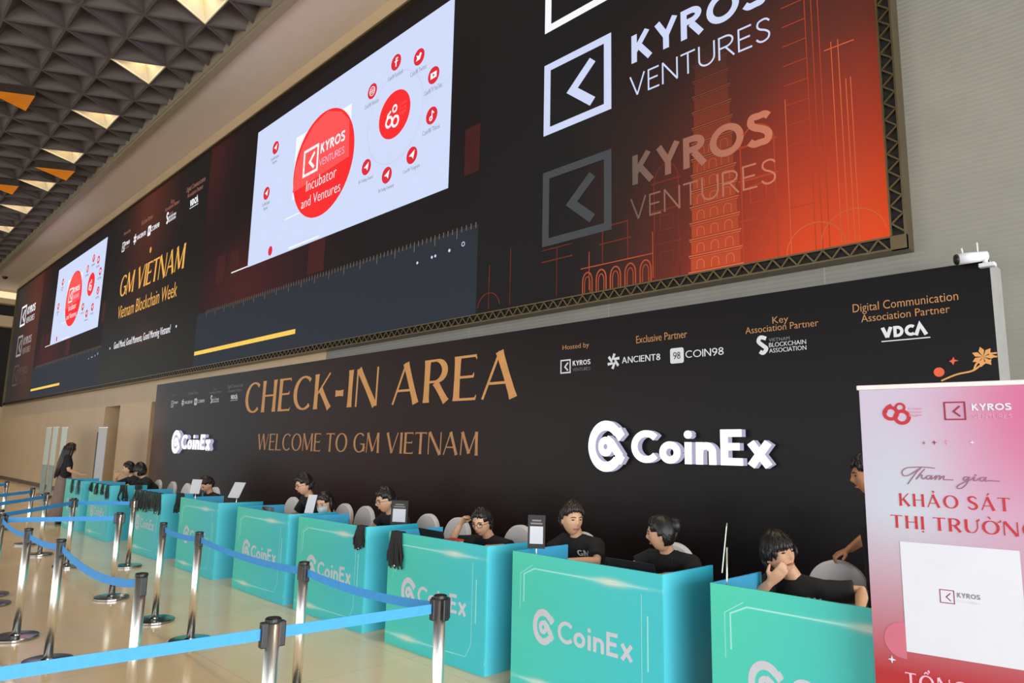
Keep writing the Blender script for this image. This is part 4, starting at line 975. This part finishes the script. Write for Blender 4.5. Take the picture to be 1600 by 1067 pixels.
def person(label, root, J, rot=0, skin=SKIN, hair='short', hairm=HAIR, extras=(), seed=0, standing=False, skirt=False, group=None):
    """J: joint offsets relative to root for a figure facing -Y (rot turns it); L = +X side"""
    r = empty('person', (root[0], root[1], 0), rot); tag(r, label, 'person', group)
    X = Vector((1, 0, 0)); V = {k: Vector(v) for k, v in J.items() if not k.startswith('f_') and k not in ('face', 'upv', 'curl')}
    pel, chest, nb, hd = V['pelvis'], V['chest'], V['neck'], V['head']; sl, sr = V['sL'], V['sR']; lat = (sl-sr).normalized()
    waist = pel.lerp(chest, .45); M = headmat(J['face'], J.get('upv', (0, 0, 1)))
    mb = MB()
    mb.tube([pel-Vector((0, 0, .08)), pel, waist, chest, nb-Vector((0, 0, .035)), nb], [(.14, .09), (.165, .11), (.135, .095), (.165, .105), (.13, .07), (.06, .055)], 18, lat=lat)
    mb.tube([sl, sl.lerp(nb, .55)+Vector((0, .005, -.03)), nb+Vector((0, .012, -.05)), sr.lerp(nb, .55)+Vector((0, .005, -.03)), sr], [.05, .052, .062, .052, .05], 14)
    mb.tube([nb-Vector((0, 0, .03)), nb, nb.lerp(hd, .5), hd+M @ Vector((0, .02, -.03))], [.062, .054, .05, .05], 14)
    v, f = sphere_grid(head_radius); mb.add([M @ p+hd for p in v], f)
    for s in (-1, 1): mb.ball(hd+M @ Vector((s*.078, .012, -.012)), (.008, .017, .03), 10, 8, M)
    for s, sh in (('L', sl), ('R', sr)):
        el, wr = V['e'+s], V['w'+s]
        mb.tube([sh.lerp(chest, .25), sh, sh.lerp(el, .5), el, el.lerp(wr, .3), wr], [.055, .052, .045, .038, .037, .026], 12)
        hd_ = J.get('f_'+s, (wr-el)); pn = J.get('f_n'+s, (0, 0, -1)); hand_geo(mb, wr, hd_, pn, J.get('curl', .6), 1, 1 if s == 'R' else -1)
    for s in ('L', 'R'):
        hp = pel+lat*(.09 if s == 'L' else -.09); kn, an = V['k'+s], V['a'+s]; toe = an+Vector((0, -.16, -.045))
        mb.tube([hp, hp.lerp(kn, .5), kn, kn.lerp(an, .35), an], [.085, .075, .055, .056, .036], 12)
        mb.tube([an+Vector((0, .05, -.04)), an+Vector((0, -.04, -.035)), toe], [.035, .038, .028], 10)
    body = mb.build('body', skin, r, True); remesh(body, .0075, 3)
    # clothing
    mb = MB()
    mb.tube([sl, sl.lerp(nb, .55)+Vector((0, .005, -.022)), nb+Vector((0, .012, -.048)), sr.lerp(nb, .55)+Vector((0, .005, -.022)), sr], [.068, .07, .082, .07, .068], 14)
    mb.tube([pel-Vector((0, 0, .10)), pel, waist, chest, nb-Vector((0, 0, .045)), nb-Vector((0, 0, .012))], [(.168, .115), (.185, .13), (.158, .118), (.185, .125), (.15, .088), (.074, .066)], 20, lat=lat)
    for s, sh in (('L', sl), ('R', sr)):
        el = V['e'+s]; mb.tube([sh.lerp(chest, .3), sh+Vector((0, 0, .004)), sh.lerp(el, .45), sh.lerp(el, .78)], [.07, .071, .068, .072], 14)
    sh_ = mb.build('shirt', TEE, r, True); remesh(sh_, .012, 4)
    mb = MB()
    if skirt:
        mb.tube([pel+Vector((0, 0, .12)), pel, pel+Vector((0, 0, -.25)), pel+Vector((0, -.01, -.55)), Vector((pel.x, pel.y, .14))], [(.15, .11), (.185, .14), (.2, .165), (.23, .2), (.27, .24)], 22, lat=lat); mb.build('skirt', SKIRT, r, True)
    else:
        mb.tube([pel+Vector((0, 0, .06)), pel-Vector((0, 0, .1))], [(.175, .125), (.175, .13)], 16, lat=lat)
        for s in ('L', 'R'):
            hp = pel+lat*(.09 if s == 'L' else -.09); kn, an = V['k'+s], V['a'+s]; mb.tube([hp, hp.lerp(kn, .5), kn, kn.lerp(an, .5), an+Vector((0, 0, .02))], [.105, .095, .078, .07, .06], 14)
        t_ = mb.build('trousers', TROUS, r, True); remesh(t_, .014, 4)
    for s in ('L', 'R'):
        an = V['a'+s]; MB().tube([an+Vector((0, .065, -.045)), an+Vector((0, -.02, -.035)), an+Vector((0, -.11, -.052)), an+Vector((0, -.19, -.06))], [(.036, .03), (.044, .042), (.048, .028), (.03, .018)], 12, lat=lat).build('shoe', BLACK, r, True)
    h = hair_mesh(hd, M, hair, seed)
    rl = random.Random(seed+50)
    def lowz(a):
        a = abs(a)
        if hair == 'short': return .062 if a < .9 else (.034 if a < 1.6 else (.0 if a < 2 else -.055))
        if hair == 'fringe': return .022 if a < .9 else (-.02 if a < 1.6 else -.09)
        return .066 if a < .8 else (.03 if a < 1.45 else -.06)
    for k in range(110 if hair in ('short', 'fringe') else 40):
        az = rl.uniform(-PI, PI); z1 = lowz(az)+rl.uniform(-.012, .02); z0 = min(.112, z1+rl.uniform(.04, .075)); p_ = []
        for q_ in range(4):
            zz = z0+(z1-z0)*q_/3; el = math.asin(max(-.98, min(.98, zz/.118))); pt = head_radius(az+rl.uniform(-.05, .05)+(.12 if seed % 2 else -.12)*q_/3, el); nn = pt.normalized()
            p_.append(hd+M @ (pt+nn*((.017, .02, .016, .008)[q_] if hair in ('short', 'fringe') else (.011, .012, .01, .006)[q_])))
        h.tube(p_, [.006, .011, .009, .002], 6)
    if 'bun' in extras: h.ball(hd+M @ Vector((.0, .098, .045)), (.052, .042, .058), 14, 10)
    if 'ponytail' in extras: h.tube([hd+M @ Vector((0, .09, .0)), hd+M @ Vector((0, .12, -.06)), hd+M @ Vector((0, .10, -.16))], [.03, .035, .012], 10)
    if 'longhair' in extras:
        for a in range(-4, 5):
            b = R(180+a*26); p0 = Vector((.088*math.sin(b), -.1*math.cos(b), -.04)); q = Vector((p0.x*1.15, p0.y*1.05+.02, -.3)); e_ = Vector((p0.x*.9, p0.y+.05, -.56-.03*(a % 2)))
            h.tube([hd+M @ Vector((p0.x*.9, p0.y*.9, .05)), hd+M @ p0, hd+M @ q, hd+M @ e_], [.03, .038, .04, .012], 10)
    if 'bobsides' in extras:
        for s in (-1, 1): h.tube([hd+M @ Vector((s*.07, .02, .05)), hd+M @ Vector((s*.085, .0, -.03)), hd+M @ Vector((s*.078, .0, -.12))], [.03, .028, .01], 10)
    h.build('hair', hairm, r, True)
    for s in (-1, 1): MB().ball(hd+M @ Vector((s*.031, -.083, .008)), (.013, .008, .0052), 12, 8, M).build('eye', EYE, r, True)
    for s in (-1, 1): MB().tube([hd+M @ Vector((s*.012, -.0965, .026)), hd+M @ Vector((s*.032, -.0945, .031)), hd+M @ Vector((s*.051, -.078, .024))], [.003, .0042, .002], 6).build('eyebrow', hairm, r, True)
    if 'mask' not in extras:
        mb = MB(); mb.tube([hd+M @ Vector((-.024, -.082, -.062)), hd+M @ Vector((0, -.0905, -.06)), hd+M @ Vector((.024, -.082, -.062))], [.004, .0068, .004], 8); mb.build('lips', LIP, r, True)
    if 'glasses' in extras:
        mb = MB()
        for s in (-1, 1):
            mb.tube([hd+M @ Vector((s*.033+.024*math.cos(R(a)), -.103+.012*(math.cos(R(a))*s > .3), .004+.019*math.sin(R(a)))) for a in range(0, 360, 24)], .0022, 6, closed=True)
            mb.tube([hd+M @ Vector((s*.056, -.095, .008)), hd+M @ Vector((s*.081, -.04, .008)), hd+M @ Vector((s*.083, .012, .002))], .002, 6)
        mb.tube([hd+M @ Vector((-.01, -.106, .007)), hd+M @ Vector((.01, -.106, .007))], .002, 6); mb.build('glasses', GLASSF, r, True)
    if 'mask' in extras:
        v = []; f = []; na, nz = 16, 8
        for j in range(nz+1):
            for i in range(na+1):
                az = -1.05+2.1*i/na; zz = -.012-.088*j/nz; el = math.asin(max(-1, min(1, zz/.118))); p = head_radius(az, el); p = p+p.normalized()*.007
                if abs(az) < .4: p.y = min(p.y, -.108+.02*abs(j/nz-.4))
                v.append(hd+M @ p)
        for j in range(nz):
            for i in range(na): q = j*(na+1)+i; f.append((q, q+1, q+na+2, q+na+1))
        MB().add(v, f).build('face_mask', MASK, r, True)
    if 'lanyard' in extras:
        mb = MB(); ch_f = chest+Vector((0, -.135, -.04)); loop = [nb+Vector((0, .075, .0)), nb+lat*.07+Vector((0, .03, .02)), nb+lat*.075+Vector((0, -.06, -.03)), chest+lat*.04+Vector((0, -.128, .03)), ch_f, chest-lat*.04+Vector((0, -.128, .03)), nb-lat*.075+Vector((0, -.06, -.03)), nb-lat*.07+Vector((0, .03, .02))]
        mb.tube(loop, (.006, .003) and .005, 6, closed=True); o = mb.build('lanyard', LAN, r, True)
        MB().bbox(ch_f+Vector((-.045, -.012, -.13)), ch_f+Vector((.045, -.006, -.01)), .003).build('badge', WHITE, r)
    if 'gm' in extras:
        from mathutils.bvhtree import BVHTree
        bv = BVHTree.FromPolygons([v_.co for v_ in sh_.data.vertices], [list(p_.vertices) for p_ in sh_.data.polygons])
        def pl(x, y, d):
            h_ = bv.ray_cast(Vector((x, -2, y)), Vector((0, 1, 0)))[0]
            return (x, (h_.y if h_ else chest.y-.12)-d, y)
        cx_ = chest.x+.10; z_ = nb.z-.115; G = word('GM', .22, .14, .12).fit(cx_-.05, z_-.03, cx_+.05, z_+.02); G.build('shirt_lettering', PWHITE, pl, r, .004)
    return r
def seated(dx=0, lean=.1, head=(0, -.2, 1.13), face=(0, -1, -.15), sh_z=.955, eL=None, wL=None, eR=None, wR=None, **kw):
    hz = head[2]; ny = -lean*.95; n = (head[0]*.6, head[1]*.82+.02, hz-.145)
    J = dict(pelvis=(0, 0, .54), chest=(n[0]*.6, -lean*.7, n[2]-.21), neck=n, head=head, face=face,
             sL=(n[0]*.9+.185, n[1]+.03, n[2]-.06), sR=(n[0]*.9-.185, n[1]+.03, n[2]-.06),
             eL=eL or (.27, -.28, .80), wL=wL or (.12, -.46, .80), eR=eR or (-.27, -.28, .80), wR=wR or (-.12, -.46, .80),
             kL=(.11, -.42, .5), kR=(-.11, -.42, .5), aL=(.12, -.40, .08), aR=(-.12, -.40, .08)); J.update(kw); return J
GP = 'staff seated behind the desks'
HF = .115   # head half height
def seat_person(label, hx, hy, htop, rooty, **kw):
    """head top given in world; root below the shoulders"""
    ex = kw.pop('P', {}); rx = kw.pop('rx', hx)
    return person(label, (rx, rooty), seated(head=(hx-rx, hy-rooty, htop-.138), **kw), group=GP, **ex)
seat_person('person in black with a hand raised to the mouth, behind the far desks', -15.25, 4.45, 1.31, 4.75, face=(-.45, -1, -.05), eR=(-.3, -.42, .85), wR=(-.1, -.48, 1.02), f_R=(.3, -.1, 1), P=dict(hair='short', seed=1))
seat_person('person in black with round black hair, right beside the hand-to-mouth person', -14.55, 4.45, 1.31, 4.75, face=(-.9, -.5, -.2), P=dict(hair='fringe', seed=2, extras=('lanyard',)))
seat_person('person bent low over the desk between two white card signs', -11.75, 4.62, 1.17, 4.9, face=(.15, -1, -.75), lean=.2, P=dict(hair='short', hairm=HAIRB, seed=3))
seat_person('man in black with glasses looking down beside the masked woman', -8.33, 4.5, 1.325, 4.85, face=(-.25, -1, -.30), P=dict(hair='short', seed=4, extras=('glasses', 'lanyard')))
seat_person('woman with pale blue face mask bending down beside the man with glasses', -7.66, 4.42, 1.15, 4.85, face=(.35, -1, -.4), lean=.25, P=dict(hair='tied', seed=5, extras=('mask', 'bobsides', 'ponytail')))
seat_person('man in black with glasses leaning forward beside the black card stand', -6.52, 4.5, 1.24, 4.85, face=(-.2, -1, -.22), lean=.15, P=dict(hair='short', seed=6, extras=('glasses', 'lanyard')))
seat_person('woman in glasses resting her raised hand against her head', -4.90, 4.45, 1.15, 4.85, face=(.30, -1, -.30), lean=.2, eR=(-.32, -.50, .80), wR=(-.235, -.46, .97), f_R=(.55, .12, .8), f_nR=(.8, .1, -.6), curl=1.25, P=dict(hair='tied', seed=7, extras=('glasses', 'ponytail')))
seat_person('young man with lettered black shirt looking toward the camera side', -3.93, 4.58, 1.245, 4.85, face=(1, -.42, -.08), P=dict(hair='short', hairm=HAIRB, seed=8, extras=('gm', 'lanyard')))
seat_person('woman with a hair bun turned away to the left behind a laptop', -3.05, 4.58, 1.21, 4.88, face=(-.85, -.35, -.12), P=dict(hair='tied', seed=9, extras=('bun', 'lanyard')))
seat_person('boy leaning his chin on his hand and gazing right', -2.08, 4.42, 1.185, 4.8, rx=-1.95, face=(1, -.45, .2), upv=(-.3, -.05, 1), lean=.25, eR=(-.24, -.50, .78), wR=(-.135, -.50, .885), f_R=(.45, .1, .5), f_nR=(-.4, .9, .5), curl=.35, eL=(.30, -.20, .86), wL=(.36, -.42, .80), P=dict(hair='fringe', seed=10, extras=('gm',)))
ST_ = dict(pelvis=(0, 0, .92), chest=(0, -.01, 1.22), neck=(0, -.01, 1.40), head=(0, -.05, 1.53), face=(0, -1, -.12), sL=(.17, 0, 1.355), sR=(-.17, 0, 1.355),
           eL=(.24, .02, 1.10), wL=(.25, -.1, .90), eR=(-.24, .02, 1.10), wR=(-.25, -.1, .90), kL=(.1, -.01, .5), kR=(-.1, -.01, .5), aL=(.1, 0, .08), aR=(-.1, 0, .08))
J = dict(ST_); J.update(eR=(-.24, -.05, 1.10), wR=(-.22, -.28, 1.0), eL=(.22, -.08, 1.10), wL=(.15, -.30, 1.0), f_L=(0, -1, 0), f_R=(0, -1, 0))
person('woman with long dark hair, black top and taupe skirt standing at far left', (-17.2, 3.8), J, rot=R(172), hair='long', hairm=HAIRB, extras=('longhair',), seed=11, skirt=True, group='standing people')
J = dict(ST_); J.update(head=(-.02, -.07, 1.545), face=(0, -1, -.15), chest=(0, -.03, 1.22), eR=(-.32, -.03, 1.15), wR=(-.21, -.19, 1.045), f_R=(.1, -1, -.45), f_nR=(0, -.4, -1), curl=1.0, eL=(.22, .10, 1.10), wL=(.19, .10, .86))
person('standing person in black half hidden by the pink banner, hand on a chair back', (-1.62, 4.97), J, rot=R(-62), skin=SKIN2, hair='short', seed=12, group='standing people')

# ================================================================== THINGS ON THE DESKS
def bundle(x, ztop, n, ln, spread, label, m=LAN, yf=DY):
    r = empty('lanyard_bundle', (x, yf, ztop)); tag(r, label, 'lanyards', 'lanyard bundles on the desks')
    for i in range(n):
        a = (i+.5)/n-.5; j = rnd.uniform(-.012, .012); l = ln*rnd.uniform(.8, 1.05); dep = rnd.uniform(.006, .028)
        x0 = a*spread*.7+j; x1 = a*spread*1.1+rnd.uniform(-.02, .02)
        pts = [(x0*.8, .09, -.06), (x0*.9, .03, .006), (x0, -.008, .004), (x0+(x1-x0)*.3, -dep, -l*.35), (x1+rnd.uniform(-.015, .015), -dep, -l*.7), (x1+rnd.uniform(-.02, .02), -dep*.8, -l)]
        MB().tube(pts, [(.012, .003)]*6, 6, lat=(1, .25*rnd.uniform(-1, 1), 0)).build('strand', m, r)
    MB().bbox((-.01, -.032, -ln*.96), (.012, -.022, -ln*.9), .003).build('clip', STEELD, r)
    return r
bundle(-5.79, DH, 24, .21, .15, 'small black lanyard bundle hung on the corner left of the nearest dangling bundle')
bundle(-5.21, DH, 34, .30, .2, 'large black lanyard bundle dangling on the desk behind the nearest belt post')
for i, x in enumerate((-12.25, -12.0, -11.75, -11.5, -11.27)):
    bundle(x, DH, 18, rnd.uniform(.26, .34), .26, ('leftmost', 'second', 'middle', 'fourth', 'rightmost')[i]+' dark green lanyard bundle on the thickly hung desk front', LANG)
SEC = (( -14.85, .16), (-14.5, .2), (-14.15, .18), (-13.85, .24))
for i, (x, l) in enumerate(SEC): bundle(x, DH, 12, l, .17, ('leftmost', 'second', 'third', 'rightmost')[i]+' dark lanyard bundle on the second farthest desk front', LANG)
bundle(-16.2, DH, 9, .26, .2, 'dark lanyard bundle left on the farthest desk'); bundle(-15.75, DH, 9, .26, .2, 'dark lanyard bundle right on the farthest desk')
# bundles hung on the side panels (facing right)
def side_bundle(xs, y, n, ln, label, m=LANG):
    r = bundle(0, DH, n, ln, .16, label, m, 0); r.location = (xs, y, DH); r.rotation_euler = (0, 0, R(90)); return r
side_bundle(-11.15, 4.0, 10, .30, 'dark green lanyard bundle nearer the front on the thickly hung desk side'); side_bundle(-11.15, 4.25, 10, .27, 'dark green lanyard bundle farther back on the thickly hung desk side')
side_bundle(-13.72, 3.95, 8, .28, 'dark lanyard bundle nearer the front on the second farthest desk side'); side_bundle(-13.72, 4.2, 8, .26, 'dark lanyard bundle farther back on the second farthest desk side')
def card_stand(x, y, w_, h_, zc, rz, tilt, label, m=WHITE, panelm=None, cat='sign'):
    r = empty('card_stand', (x, y, .75), rz); tag(r, label, cat, 'card signs on the desks')
    MB().bbox((-.05, -.04, 0), (.05, .04, .012), .004).build('foot', STEELD, r)
    MB().tube([(0, 0, .01), (0, .01, zc-.75)], .005, 8).build('stem', STEEL, r, True)
    c, s = math.cos(tilt), math.sin(tilt)
    def P(a, b, d): return (a, -d*c+b*s, zc-.75+b*c+d*s)
    mb = MB(); pts = [(-w_/2, -h_/2), (w_/2, -h_/2), (w_/2, h_/2), (-w_/2, h_/2)]
    mb.add([P(a, b, .006) for a, b in pts]+[P(a, b, 0) for a, b in pts], [(0, 1, 2, 3), (7, 6, 5, 4), (0, 4, 5, 1), (1, 5, 6, 2), (2, 6, 7, 3), (3, 7, 4, 0)]); o = mb.build('card', m, r)
    if panelm: Flat().rect(-w_*.38, -h_*.36, w_*.38, h_*.16).build('blank_square', panelm, lambda a, b, d: P(a, b, .0065+d), o, .001); Flat().rect(-w_*.34, h_*.22, w_*.34, h_*.27).rect(-w_*.26, h_*.31, w_*.26, h_*.36).build('print_lines', PDGREY, lambda a, b, d: P(a, b, .0065+d), o, .001)
    return r
card_stand(-10.25, 3.88, .15, .2, 1.085, R(35), .25, 'upright white card sign, left of the two on one teal desk')
card_stand(-9.22, 4.02, .19, .22, 1.085, R(20), .5, 'tilted white card sign, right of the two on one teal desk')
card_stand(-7.32, 4.05, .10, .22, 1.03, R(40), .5, 'steeply tilted white card between the man with glasses and the masked woman')
card_stand(-5.84, 4.2, .18, .24, 1.035, R(30), .05, 'black card with a white square between two empty chairs', BLACKC, WHITE)
card_stand(-3.69, 3.9, .13, .24, 1.07, R(35), .05, 'black card with a white square left of the young man in the lettered shirt', BLACKC, WHITE)
card_stand(-2.12, 3.83, .2, .26, 1.13, R(-62), .12, 'thin card stand seen edge-on at the corner of the nearest desk', ACRYL)
r = empty('laptop', (-2.82, 4.05, .75), R(180)); tag(r, 'open black laptop on the desk before the woman with the bun', 'laptop')
MB().bbox((-.19, -.14, 0), (.19, .12, .018), .006).build('keyboard_base', BLACK, r)
mb = MB(); mb.add([(-.19, .12, .015), (.19, .12, .015), (.19, .19, .22), (-.19, .19, .22), (-.19, .128, .012), (.19, .128, .012), (.19, .198, .218), (-.19, .198, .218)], [(0, 1, 2, 3), (7, 6, 5, 4), (0, 4, 5, 1), (2, 6, 7, 3), (1, 5, 6, 2), (3, 7, 4, 0)]); mb.build('screen_lid', BLACK, r)
r = empty('laptop', (-4.95, 4.1, .75), R(175)); tag(r, 'black laptop lid showing over the desk left of the head-resting woman', 'laptop')
MB().bbox((-.19, -.14, 0), (.19, .12, .018), .006).build('keyboard_base', BLACK, r); link('screen_lid', mb.mesh('screen_lid', BLACK), r)
r = empty('paper_box', (-4.70, 3.95, .75)); tag(r, 'white paper box with red edge on the desk before the head-resting woman', 'box')
MB().bbox((-.07, -.05, 0), (.07, .05, .16), .006).build('carton', WHITE, r); MB().box((-.072, -.052, .15), (.072, .052, .165)).build('lid', mat('red_paper', (178, 60, 52), .6), r)
r = empty('cable_device', (-7.85, 3.80, DH)); tag(r, 'dark grey clip-like device on the edge of the desk left of the man with glasses', 'device')
MB().bbox((-.1, -.03, -.02), (.1, .03, .035), .01).build('body', mat('dark_grey_plastic', (78, 86, 96), .5), r); MB().tube([(-.06, -.03, .02), (-.02, -.045, .03), (.04, -.045, -.01), (.09, -.035, -.03)], .008, 8).build('cable', BLACK, r, True)

# ================================================================== PINK ROLL-UP BANNER
ba = R(8.8); BAN = Vector((-1.253, 3.595, 0)); bw = .74; bh = 1.995
r = empty('roll_up_banner', BAN, ba); tag(r, 'pink and red roll-up banner with red lettering at the right edge', 'banner')
mb = MB(); mb.add([(0, 0, .09), (bw, 0, .09), (bw, 0, bh-.012), (0, 0, bh-.012)], [(0, 1, 2, 3)], [[(0, 0), (1, 0), (1, 1), (0, 1)]]); mb.add([(0, .003, .09), (bw, .003, .09), (bw, .003, bh-.012), (0, .003, bh-.012)], [(3, 2, 1, 0)], [[(0, 0), (1, 0), (1, 1), (0, 1)]])
sheet = mb.build('printed_sheet', BANNER, r)
MB().bbox((-.01, -.01, bh-.014), (bw+.01, .012, bh+.008), .004).build('top_rail', mat('banner_rail', (206, 200, 200), .4), r)
MB().bbox((-.02, -.06, 0), (bw+.02, .06, .095), .02).build('base_cassette', STEELD, r); MB().tube([(bw/2, .03, .09), (bw/2, .02, bh-.01)], .008, 8).build('support_pole', STEEL, r, True)
for sx in (.12, bw-.12): MB().bbox((sx-.02, -.18, 0), (sx+.02, .18, .012), .004).build('foot', BLACK, r)
bpn = lambda dd: (lambda x, y, d: (x, -d-dd, y))
def bn(F, n, m, d=.001): return F.build(n, m, bpn(d), sheet, .001)
bn(Flat().ring(.132, 1.867, .027, .016, n=28).line(spline([(.109, 1.87), (.118, 1.893), (.138, 1.905)], 5), .015).ring(.172, 1.893, .018, .01, n=24).ring(.178, 1.848, .028, .016, n=28), 'numeral', PRED)
bn(font_text('Coin\nSixty\nEight').fit(.207, 1.848, .262, 1.893), 'lettering', PPINK)
bn(kyros_box(.075).fit(.348, 1.832, .432, 1.915), 'logo_box', PMAR)
a_, b_2 = kyros_words(); bn(a_.fit(.455, 1.872, .60, 1.905), 'lettering', PWHITE); bn(b_2.fit(.455, 1.838, .60, 1.856), 'lettering', PROSE)
def spark(F, x, z, s): return F.poly([(x-s, z), (x-s*.22, z-s*.22), (x, z-s), (x+s*.22, z-s*.22), (x+s, z), (x+s*.22, z+s*.22), (x, z+s), (x-s*.22, z+s*.22)])
bn(spark(Flat(), .26, 1.729, .009), 'sparkle', PMAUVE); bn(spark(Flat(), .301, 1.731, .011), 'sparkle', PMAR); bn(spark(Flat(), .349, 1.732, .011), 'sparkle', PPINK); bn(spark(Flat(), .446, 1.733, .011), 'sparkle', PWHITE)
sc = lambda L: [(.163+(x-515)*.000424, 1.569-(y-265)*.000442) for x, y in L]
scr = Flat()
for L in ([(830, 160), (740, 152), (640, 155), (560, 165), (515, 205), (530, 245), (580, 238), (640, 200), (700, 158), (660, 200), (610, 265), (562, 332)],
          [(735, 170), (690, 220), (650, 275), (680, 240), (705, 232), (700, 258), (715, 272), (745, 250)], [(790, 238), (755, 240), (745, 265), (765, 272), (795, 240), (785, 272), (820, 250), (835, 236), (825, 272), (850, 240), (872, 236), (862, 272), (890, 245), (910, 238), (900, 270), (930, 272), (990, 272)],
          [(1130, 240), (1095, 240), (1080, 265), (1100, 272), (1135, 240), (1110, 300), (1060, 350), (1020, 352), (1030, 325), (1090, 290), (1150, 262), (1180, 238), (1170, 270), (1195, 268), (1225, 245)], [(1275, 238), (1235, 242), (1225, 265), (1245, 273), (1280, 240), (1270, 272), (1310, 268), (1395, 270)]):
    scr.line(spline(sc(L), 6), .0045)
scr.disc(*sc([(1190, 218)])[0], .004, n=8); bn(scr, 'script_lettering', PMAUVE)
bn(word('KHAO SAT', .17, .06, .22, 1, 0, {2: '?', 6: "'"}).fit(.144, 1.437, .565, 1.515), 'lettering', PRED)
bn(word('THI TRUONG', .17, .06, .22, 1, 0, {2: '.', 6: '+', 7: '`+'}).fit(.105, 1.327, .66, 1.415), 'lettering', PRED)
bn(Flat().rect(.135, .80, .583, 1.28), 'white_panel', PWHITE, .001)
bn(kyros_box(.06).fit(.279, 1.03, .335, 1.088), 'logo_box', PMAR, .002); a_, b_2 = kyros_words(); bn(a_.fit(.345, 1.06, .43, 1.082), 'lettering', PDGREY, .002); bn(b_2.fit(.345, 1.04, .43, 1.05), 'lettering', PGREY, .002)
bn(Flat().poly(arc(.125, .845, .078, .078, 83, 277, 24)), 'bubble', mat('printed_bubble_rose', (178, 92, 112), .5, noise=.05), .0008); bn(spark(Flat(), .073, .755, .018), 'sparkle', PWHITE, .002)
bn(word('TONG GIA', .17, .07, .2, 1, 0, {1: '^!', 7: "'"}).fit(.122, .64, .53, .735), 'lettering', PROSE)
bn(word('TRI GIAI', .17, .07, .2, 1, 0).fit(.16, .51, .5, .58), 'lettering', PROSE) if False else None

# ================================================================== FAR BANNERS BY THE WALL
def pull_banner(x, y, w_, h_, rz, label, topm, lowm, split):
    r = empty('standing_banner', (x, y, 0), rz); tag(r, label, 'banner', 'pale standing banners at the far wall')
    MB().bbox((-w_/2, -.01, h_*split), (w_/2, .01, h_), .004).build('upper_sheet', topm, r); MB().bbox((-w_/2, -.01, .08), (w_/2, .01, h_*split), .004).build('lower_sheet', lowm, r)
    MB().bbox((-w_/2-.02, -.08, 0), (w_/2+.02, .08, .09), .02).build('base_cassette', STEELD, r); MB().bbox((-w_/2-.01, -.015, h_-.01), (w_/2+.01, .015, h_+.02), .004).build('top_rail', STEEL, r)
    return r
pull_banner(-26.1, 5.2, .62, 2.12, 0, 'pale standing banner at far left, leftmost of three', ACRYL, TEALP, .46)
pull_banner(-25.2, 5.2, .62, 2.12, 0, 'pale standing banner at far left, middle of three', ACRYL, TEALP, .46)
pull_banner(-24.1, 5.2, .62, 2.10, 0, 'pale standing banner at far left, rightmost of three', ACRYL, TEALP, .46)
b4 = pull_banner(-20.2, 5.2, .7, 2.06, 0, 'white standing banner with a black edge, between the standing woman and wall recess', WHITE, WHITE, .5)
MB().box((-.62, .03, .09), (-.30, .06, 1.95)).build('black_edge', BLACKC, b4)
bpy.context.view_layer.update()
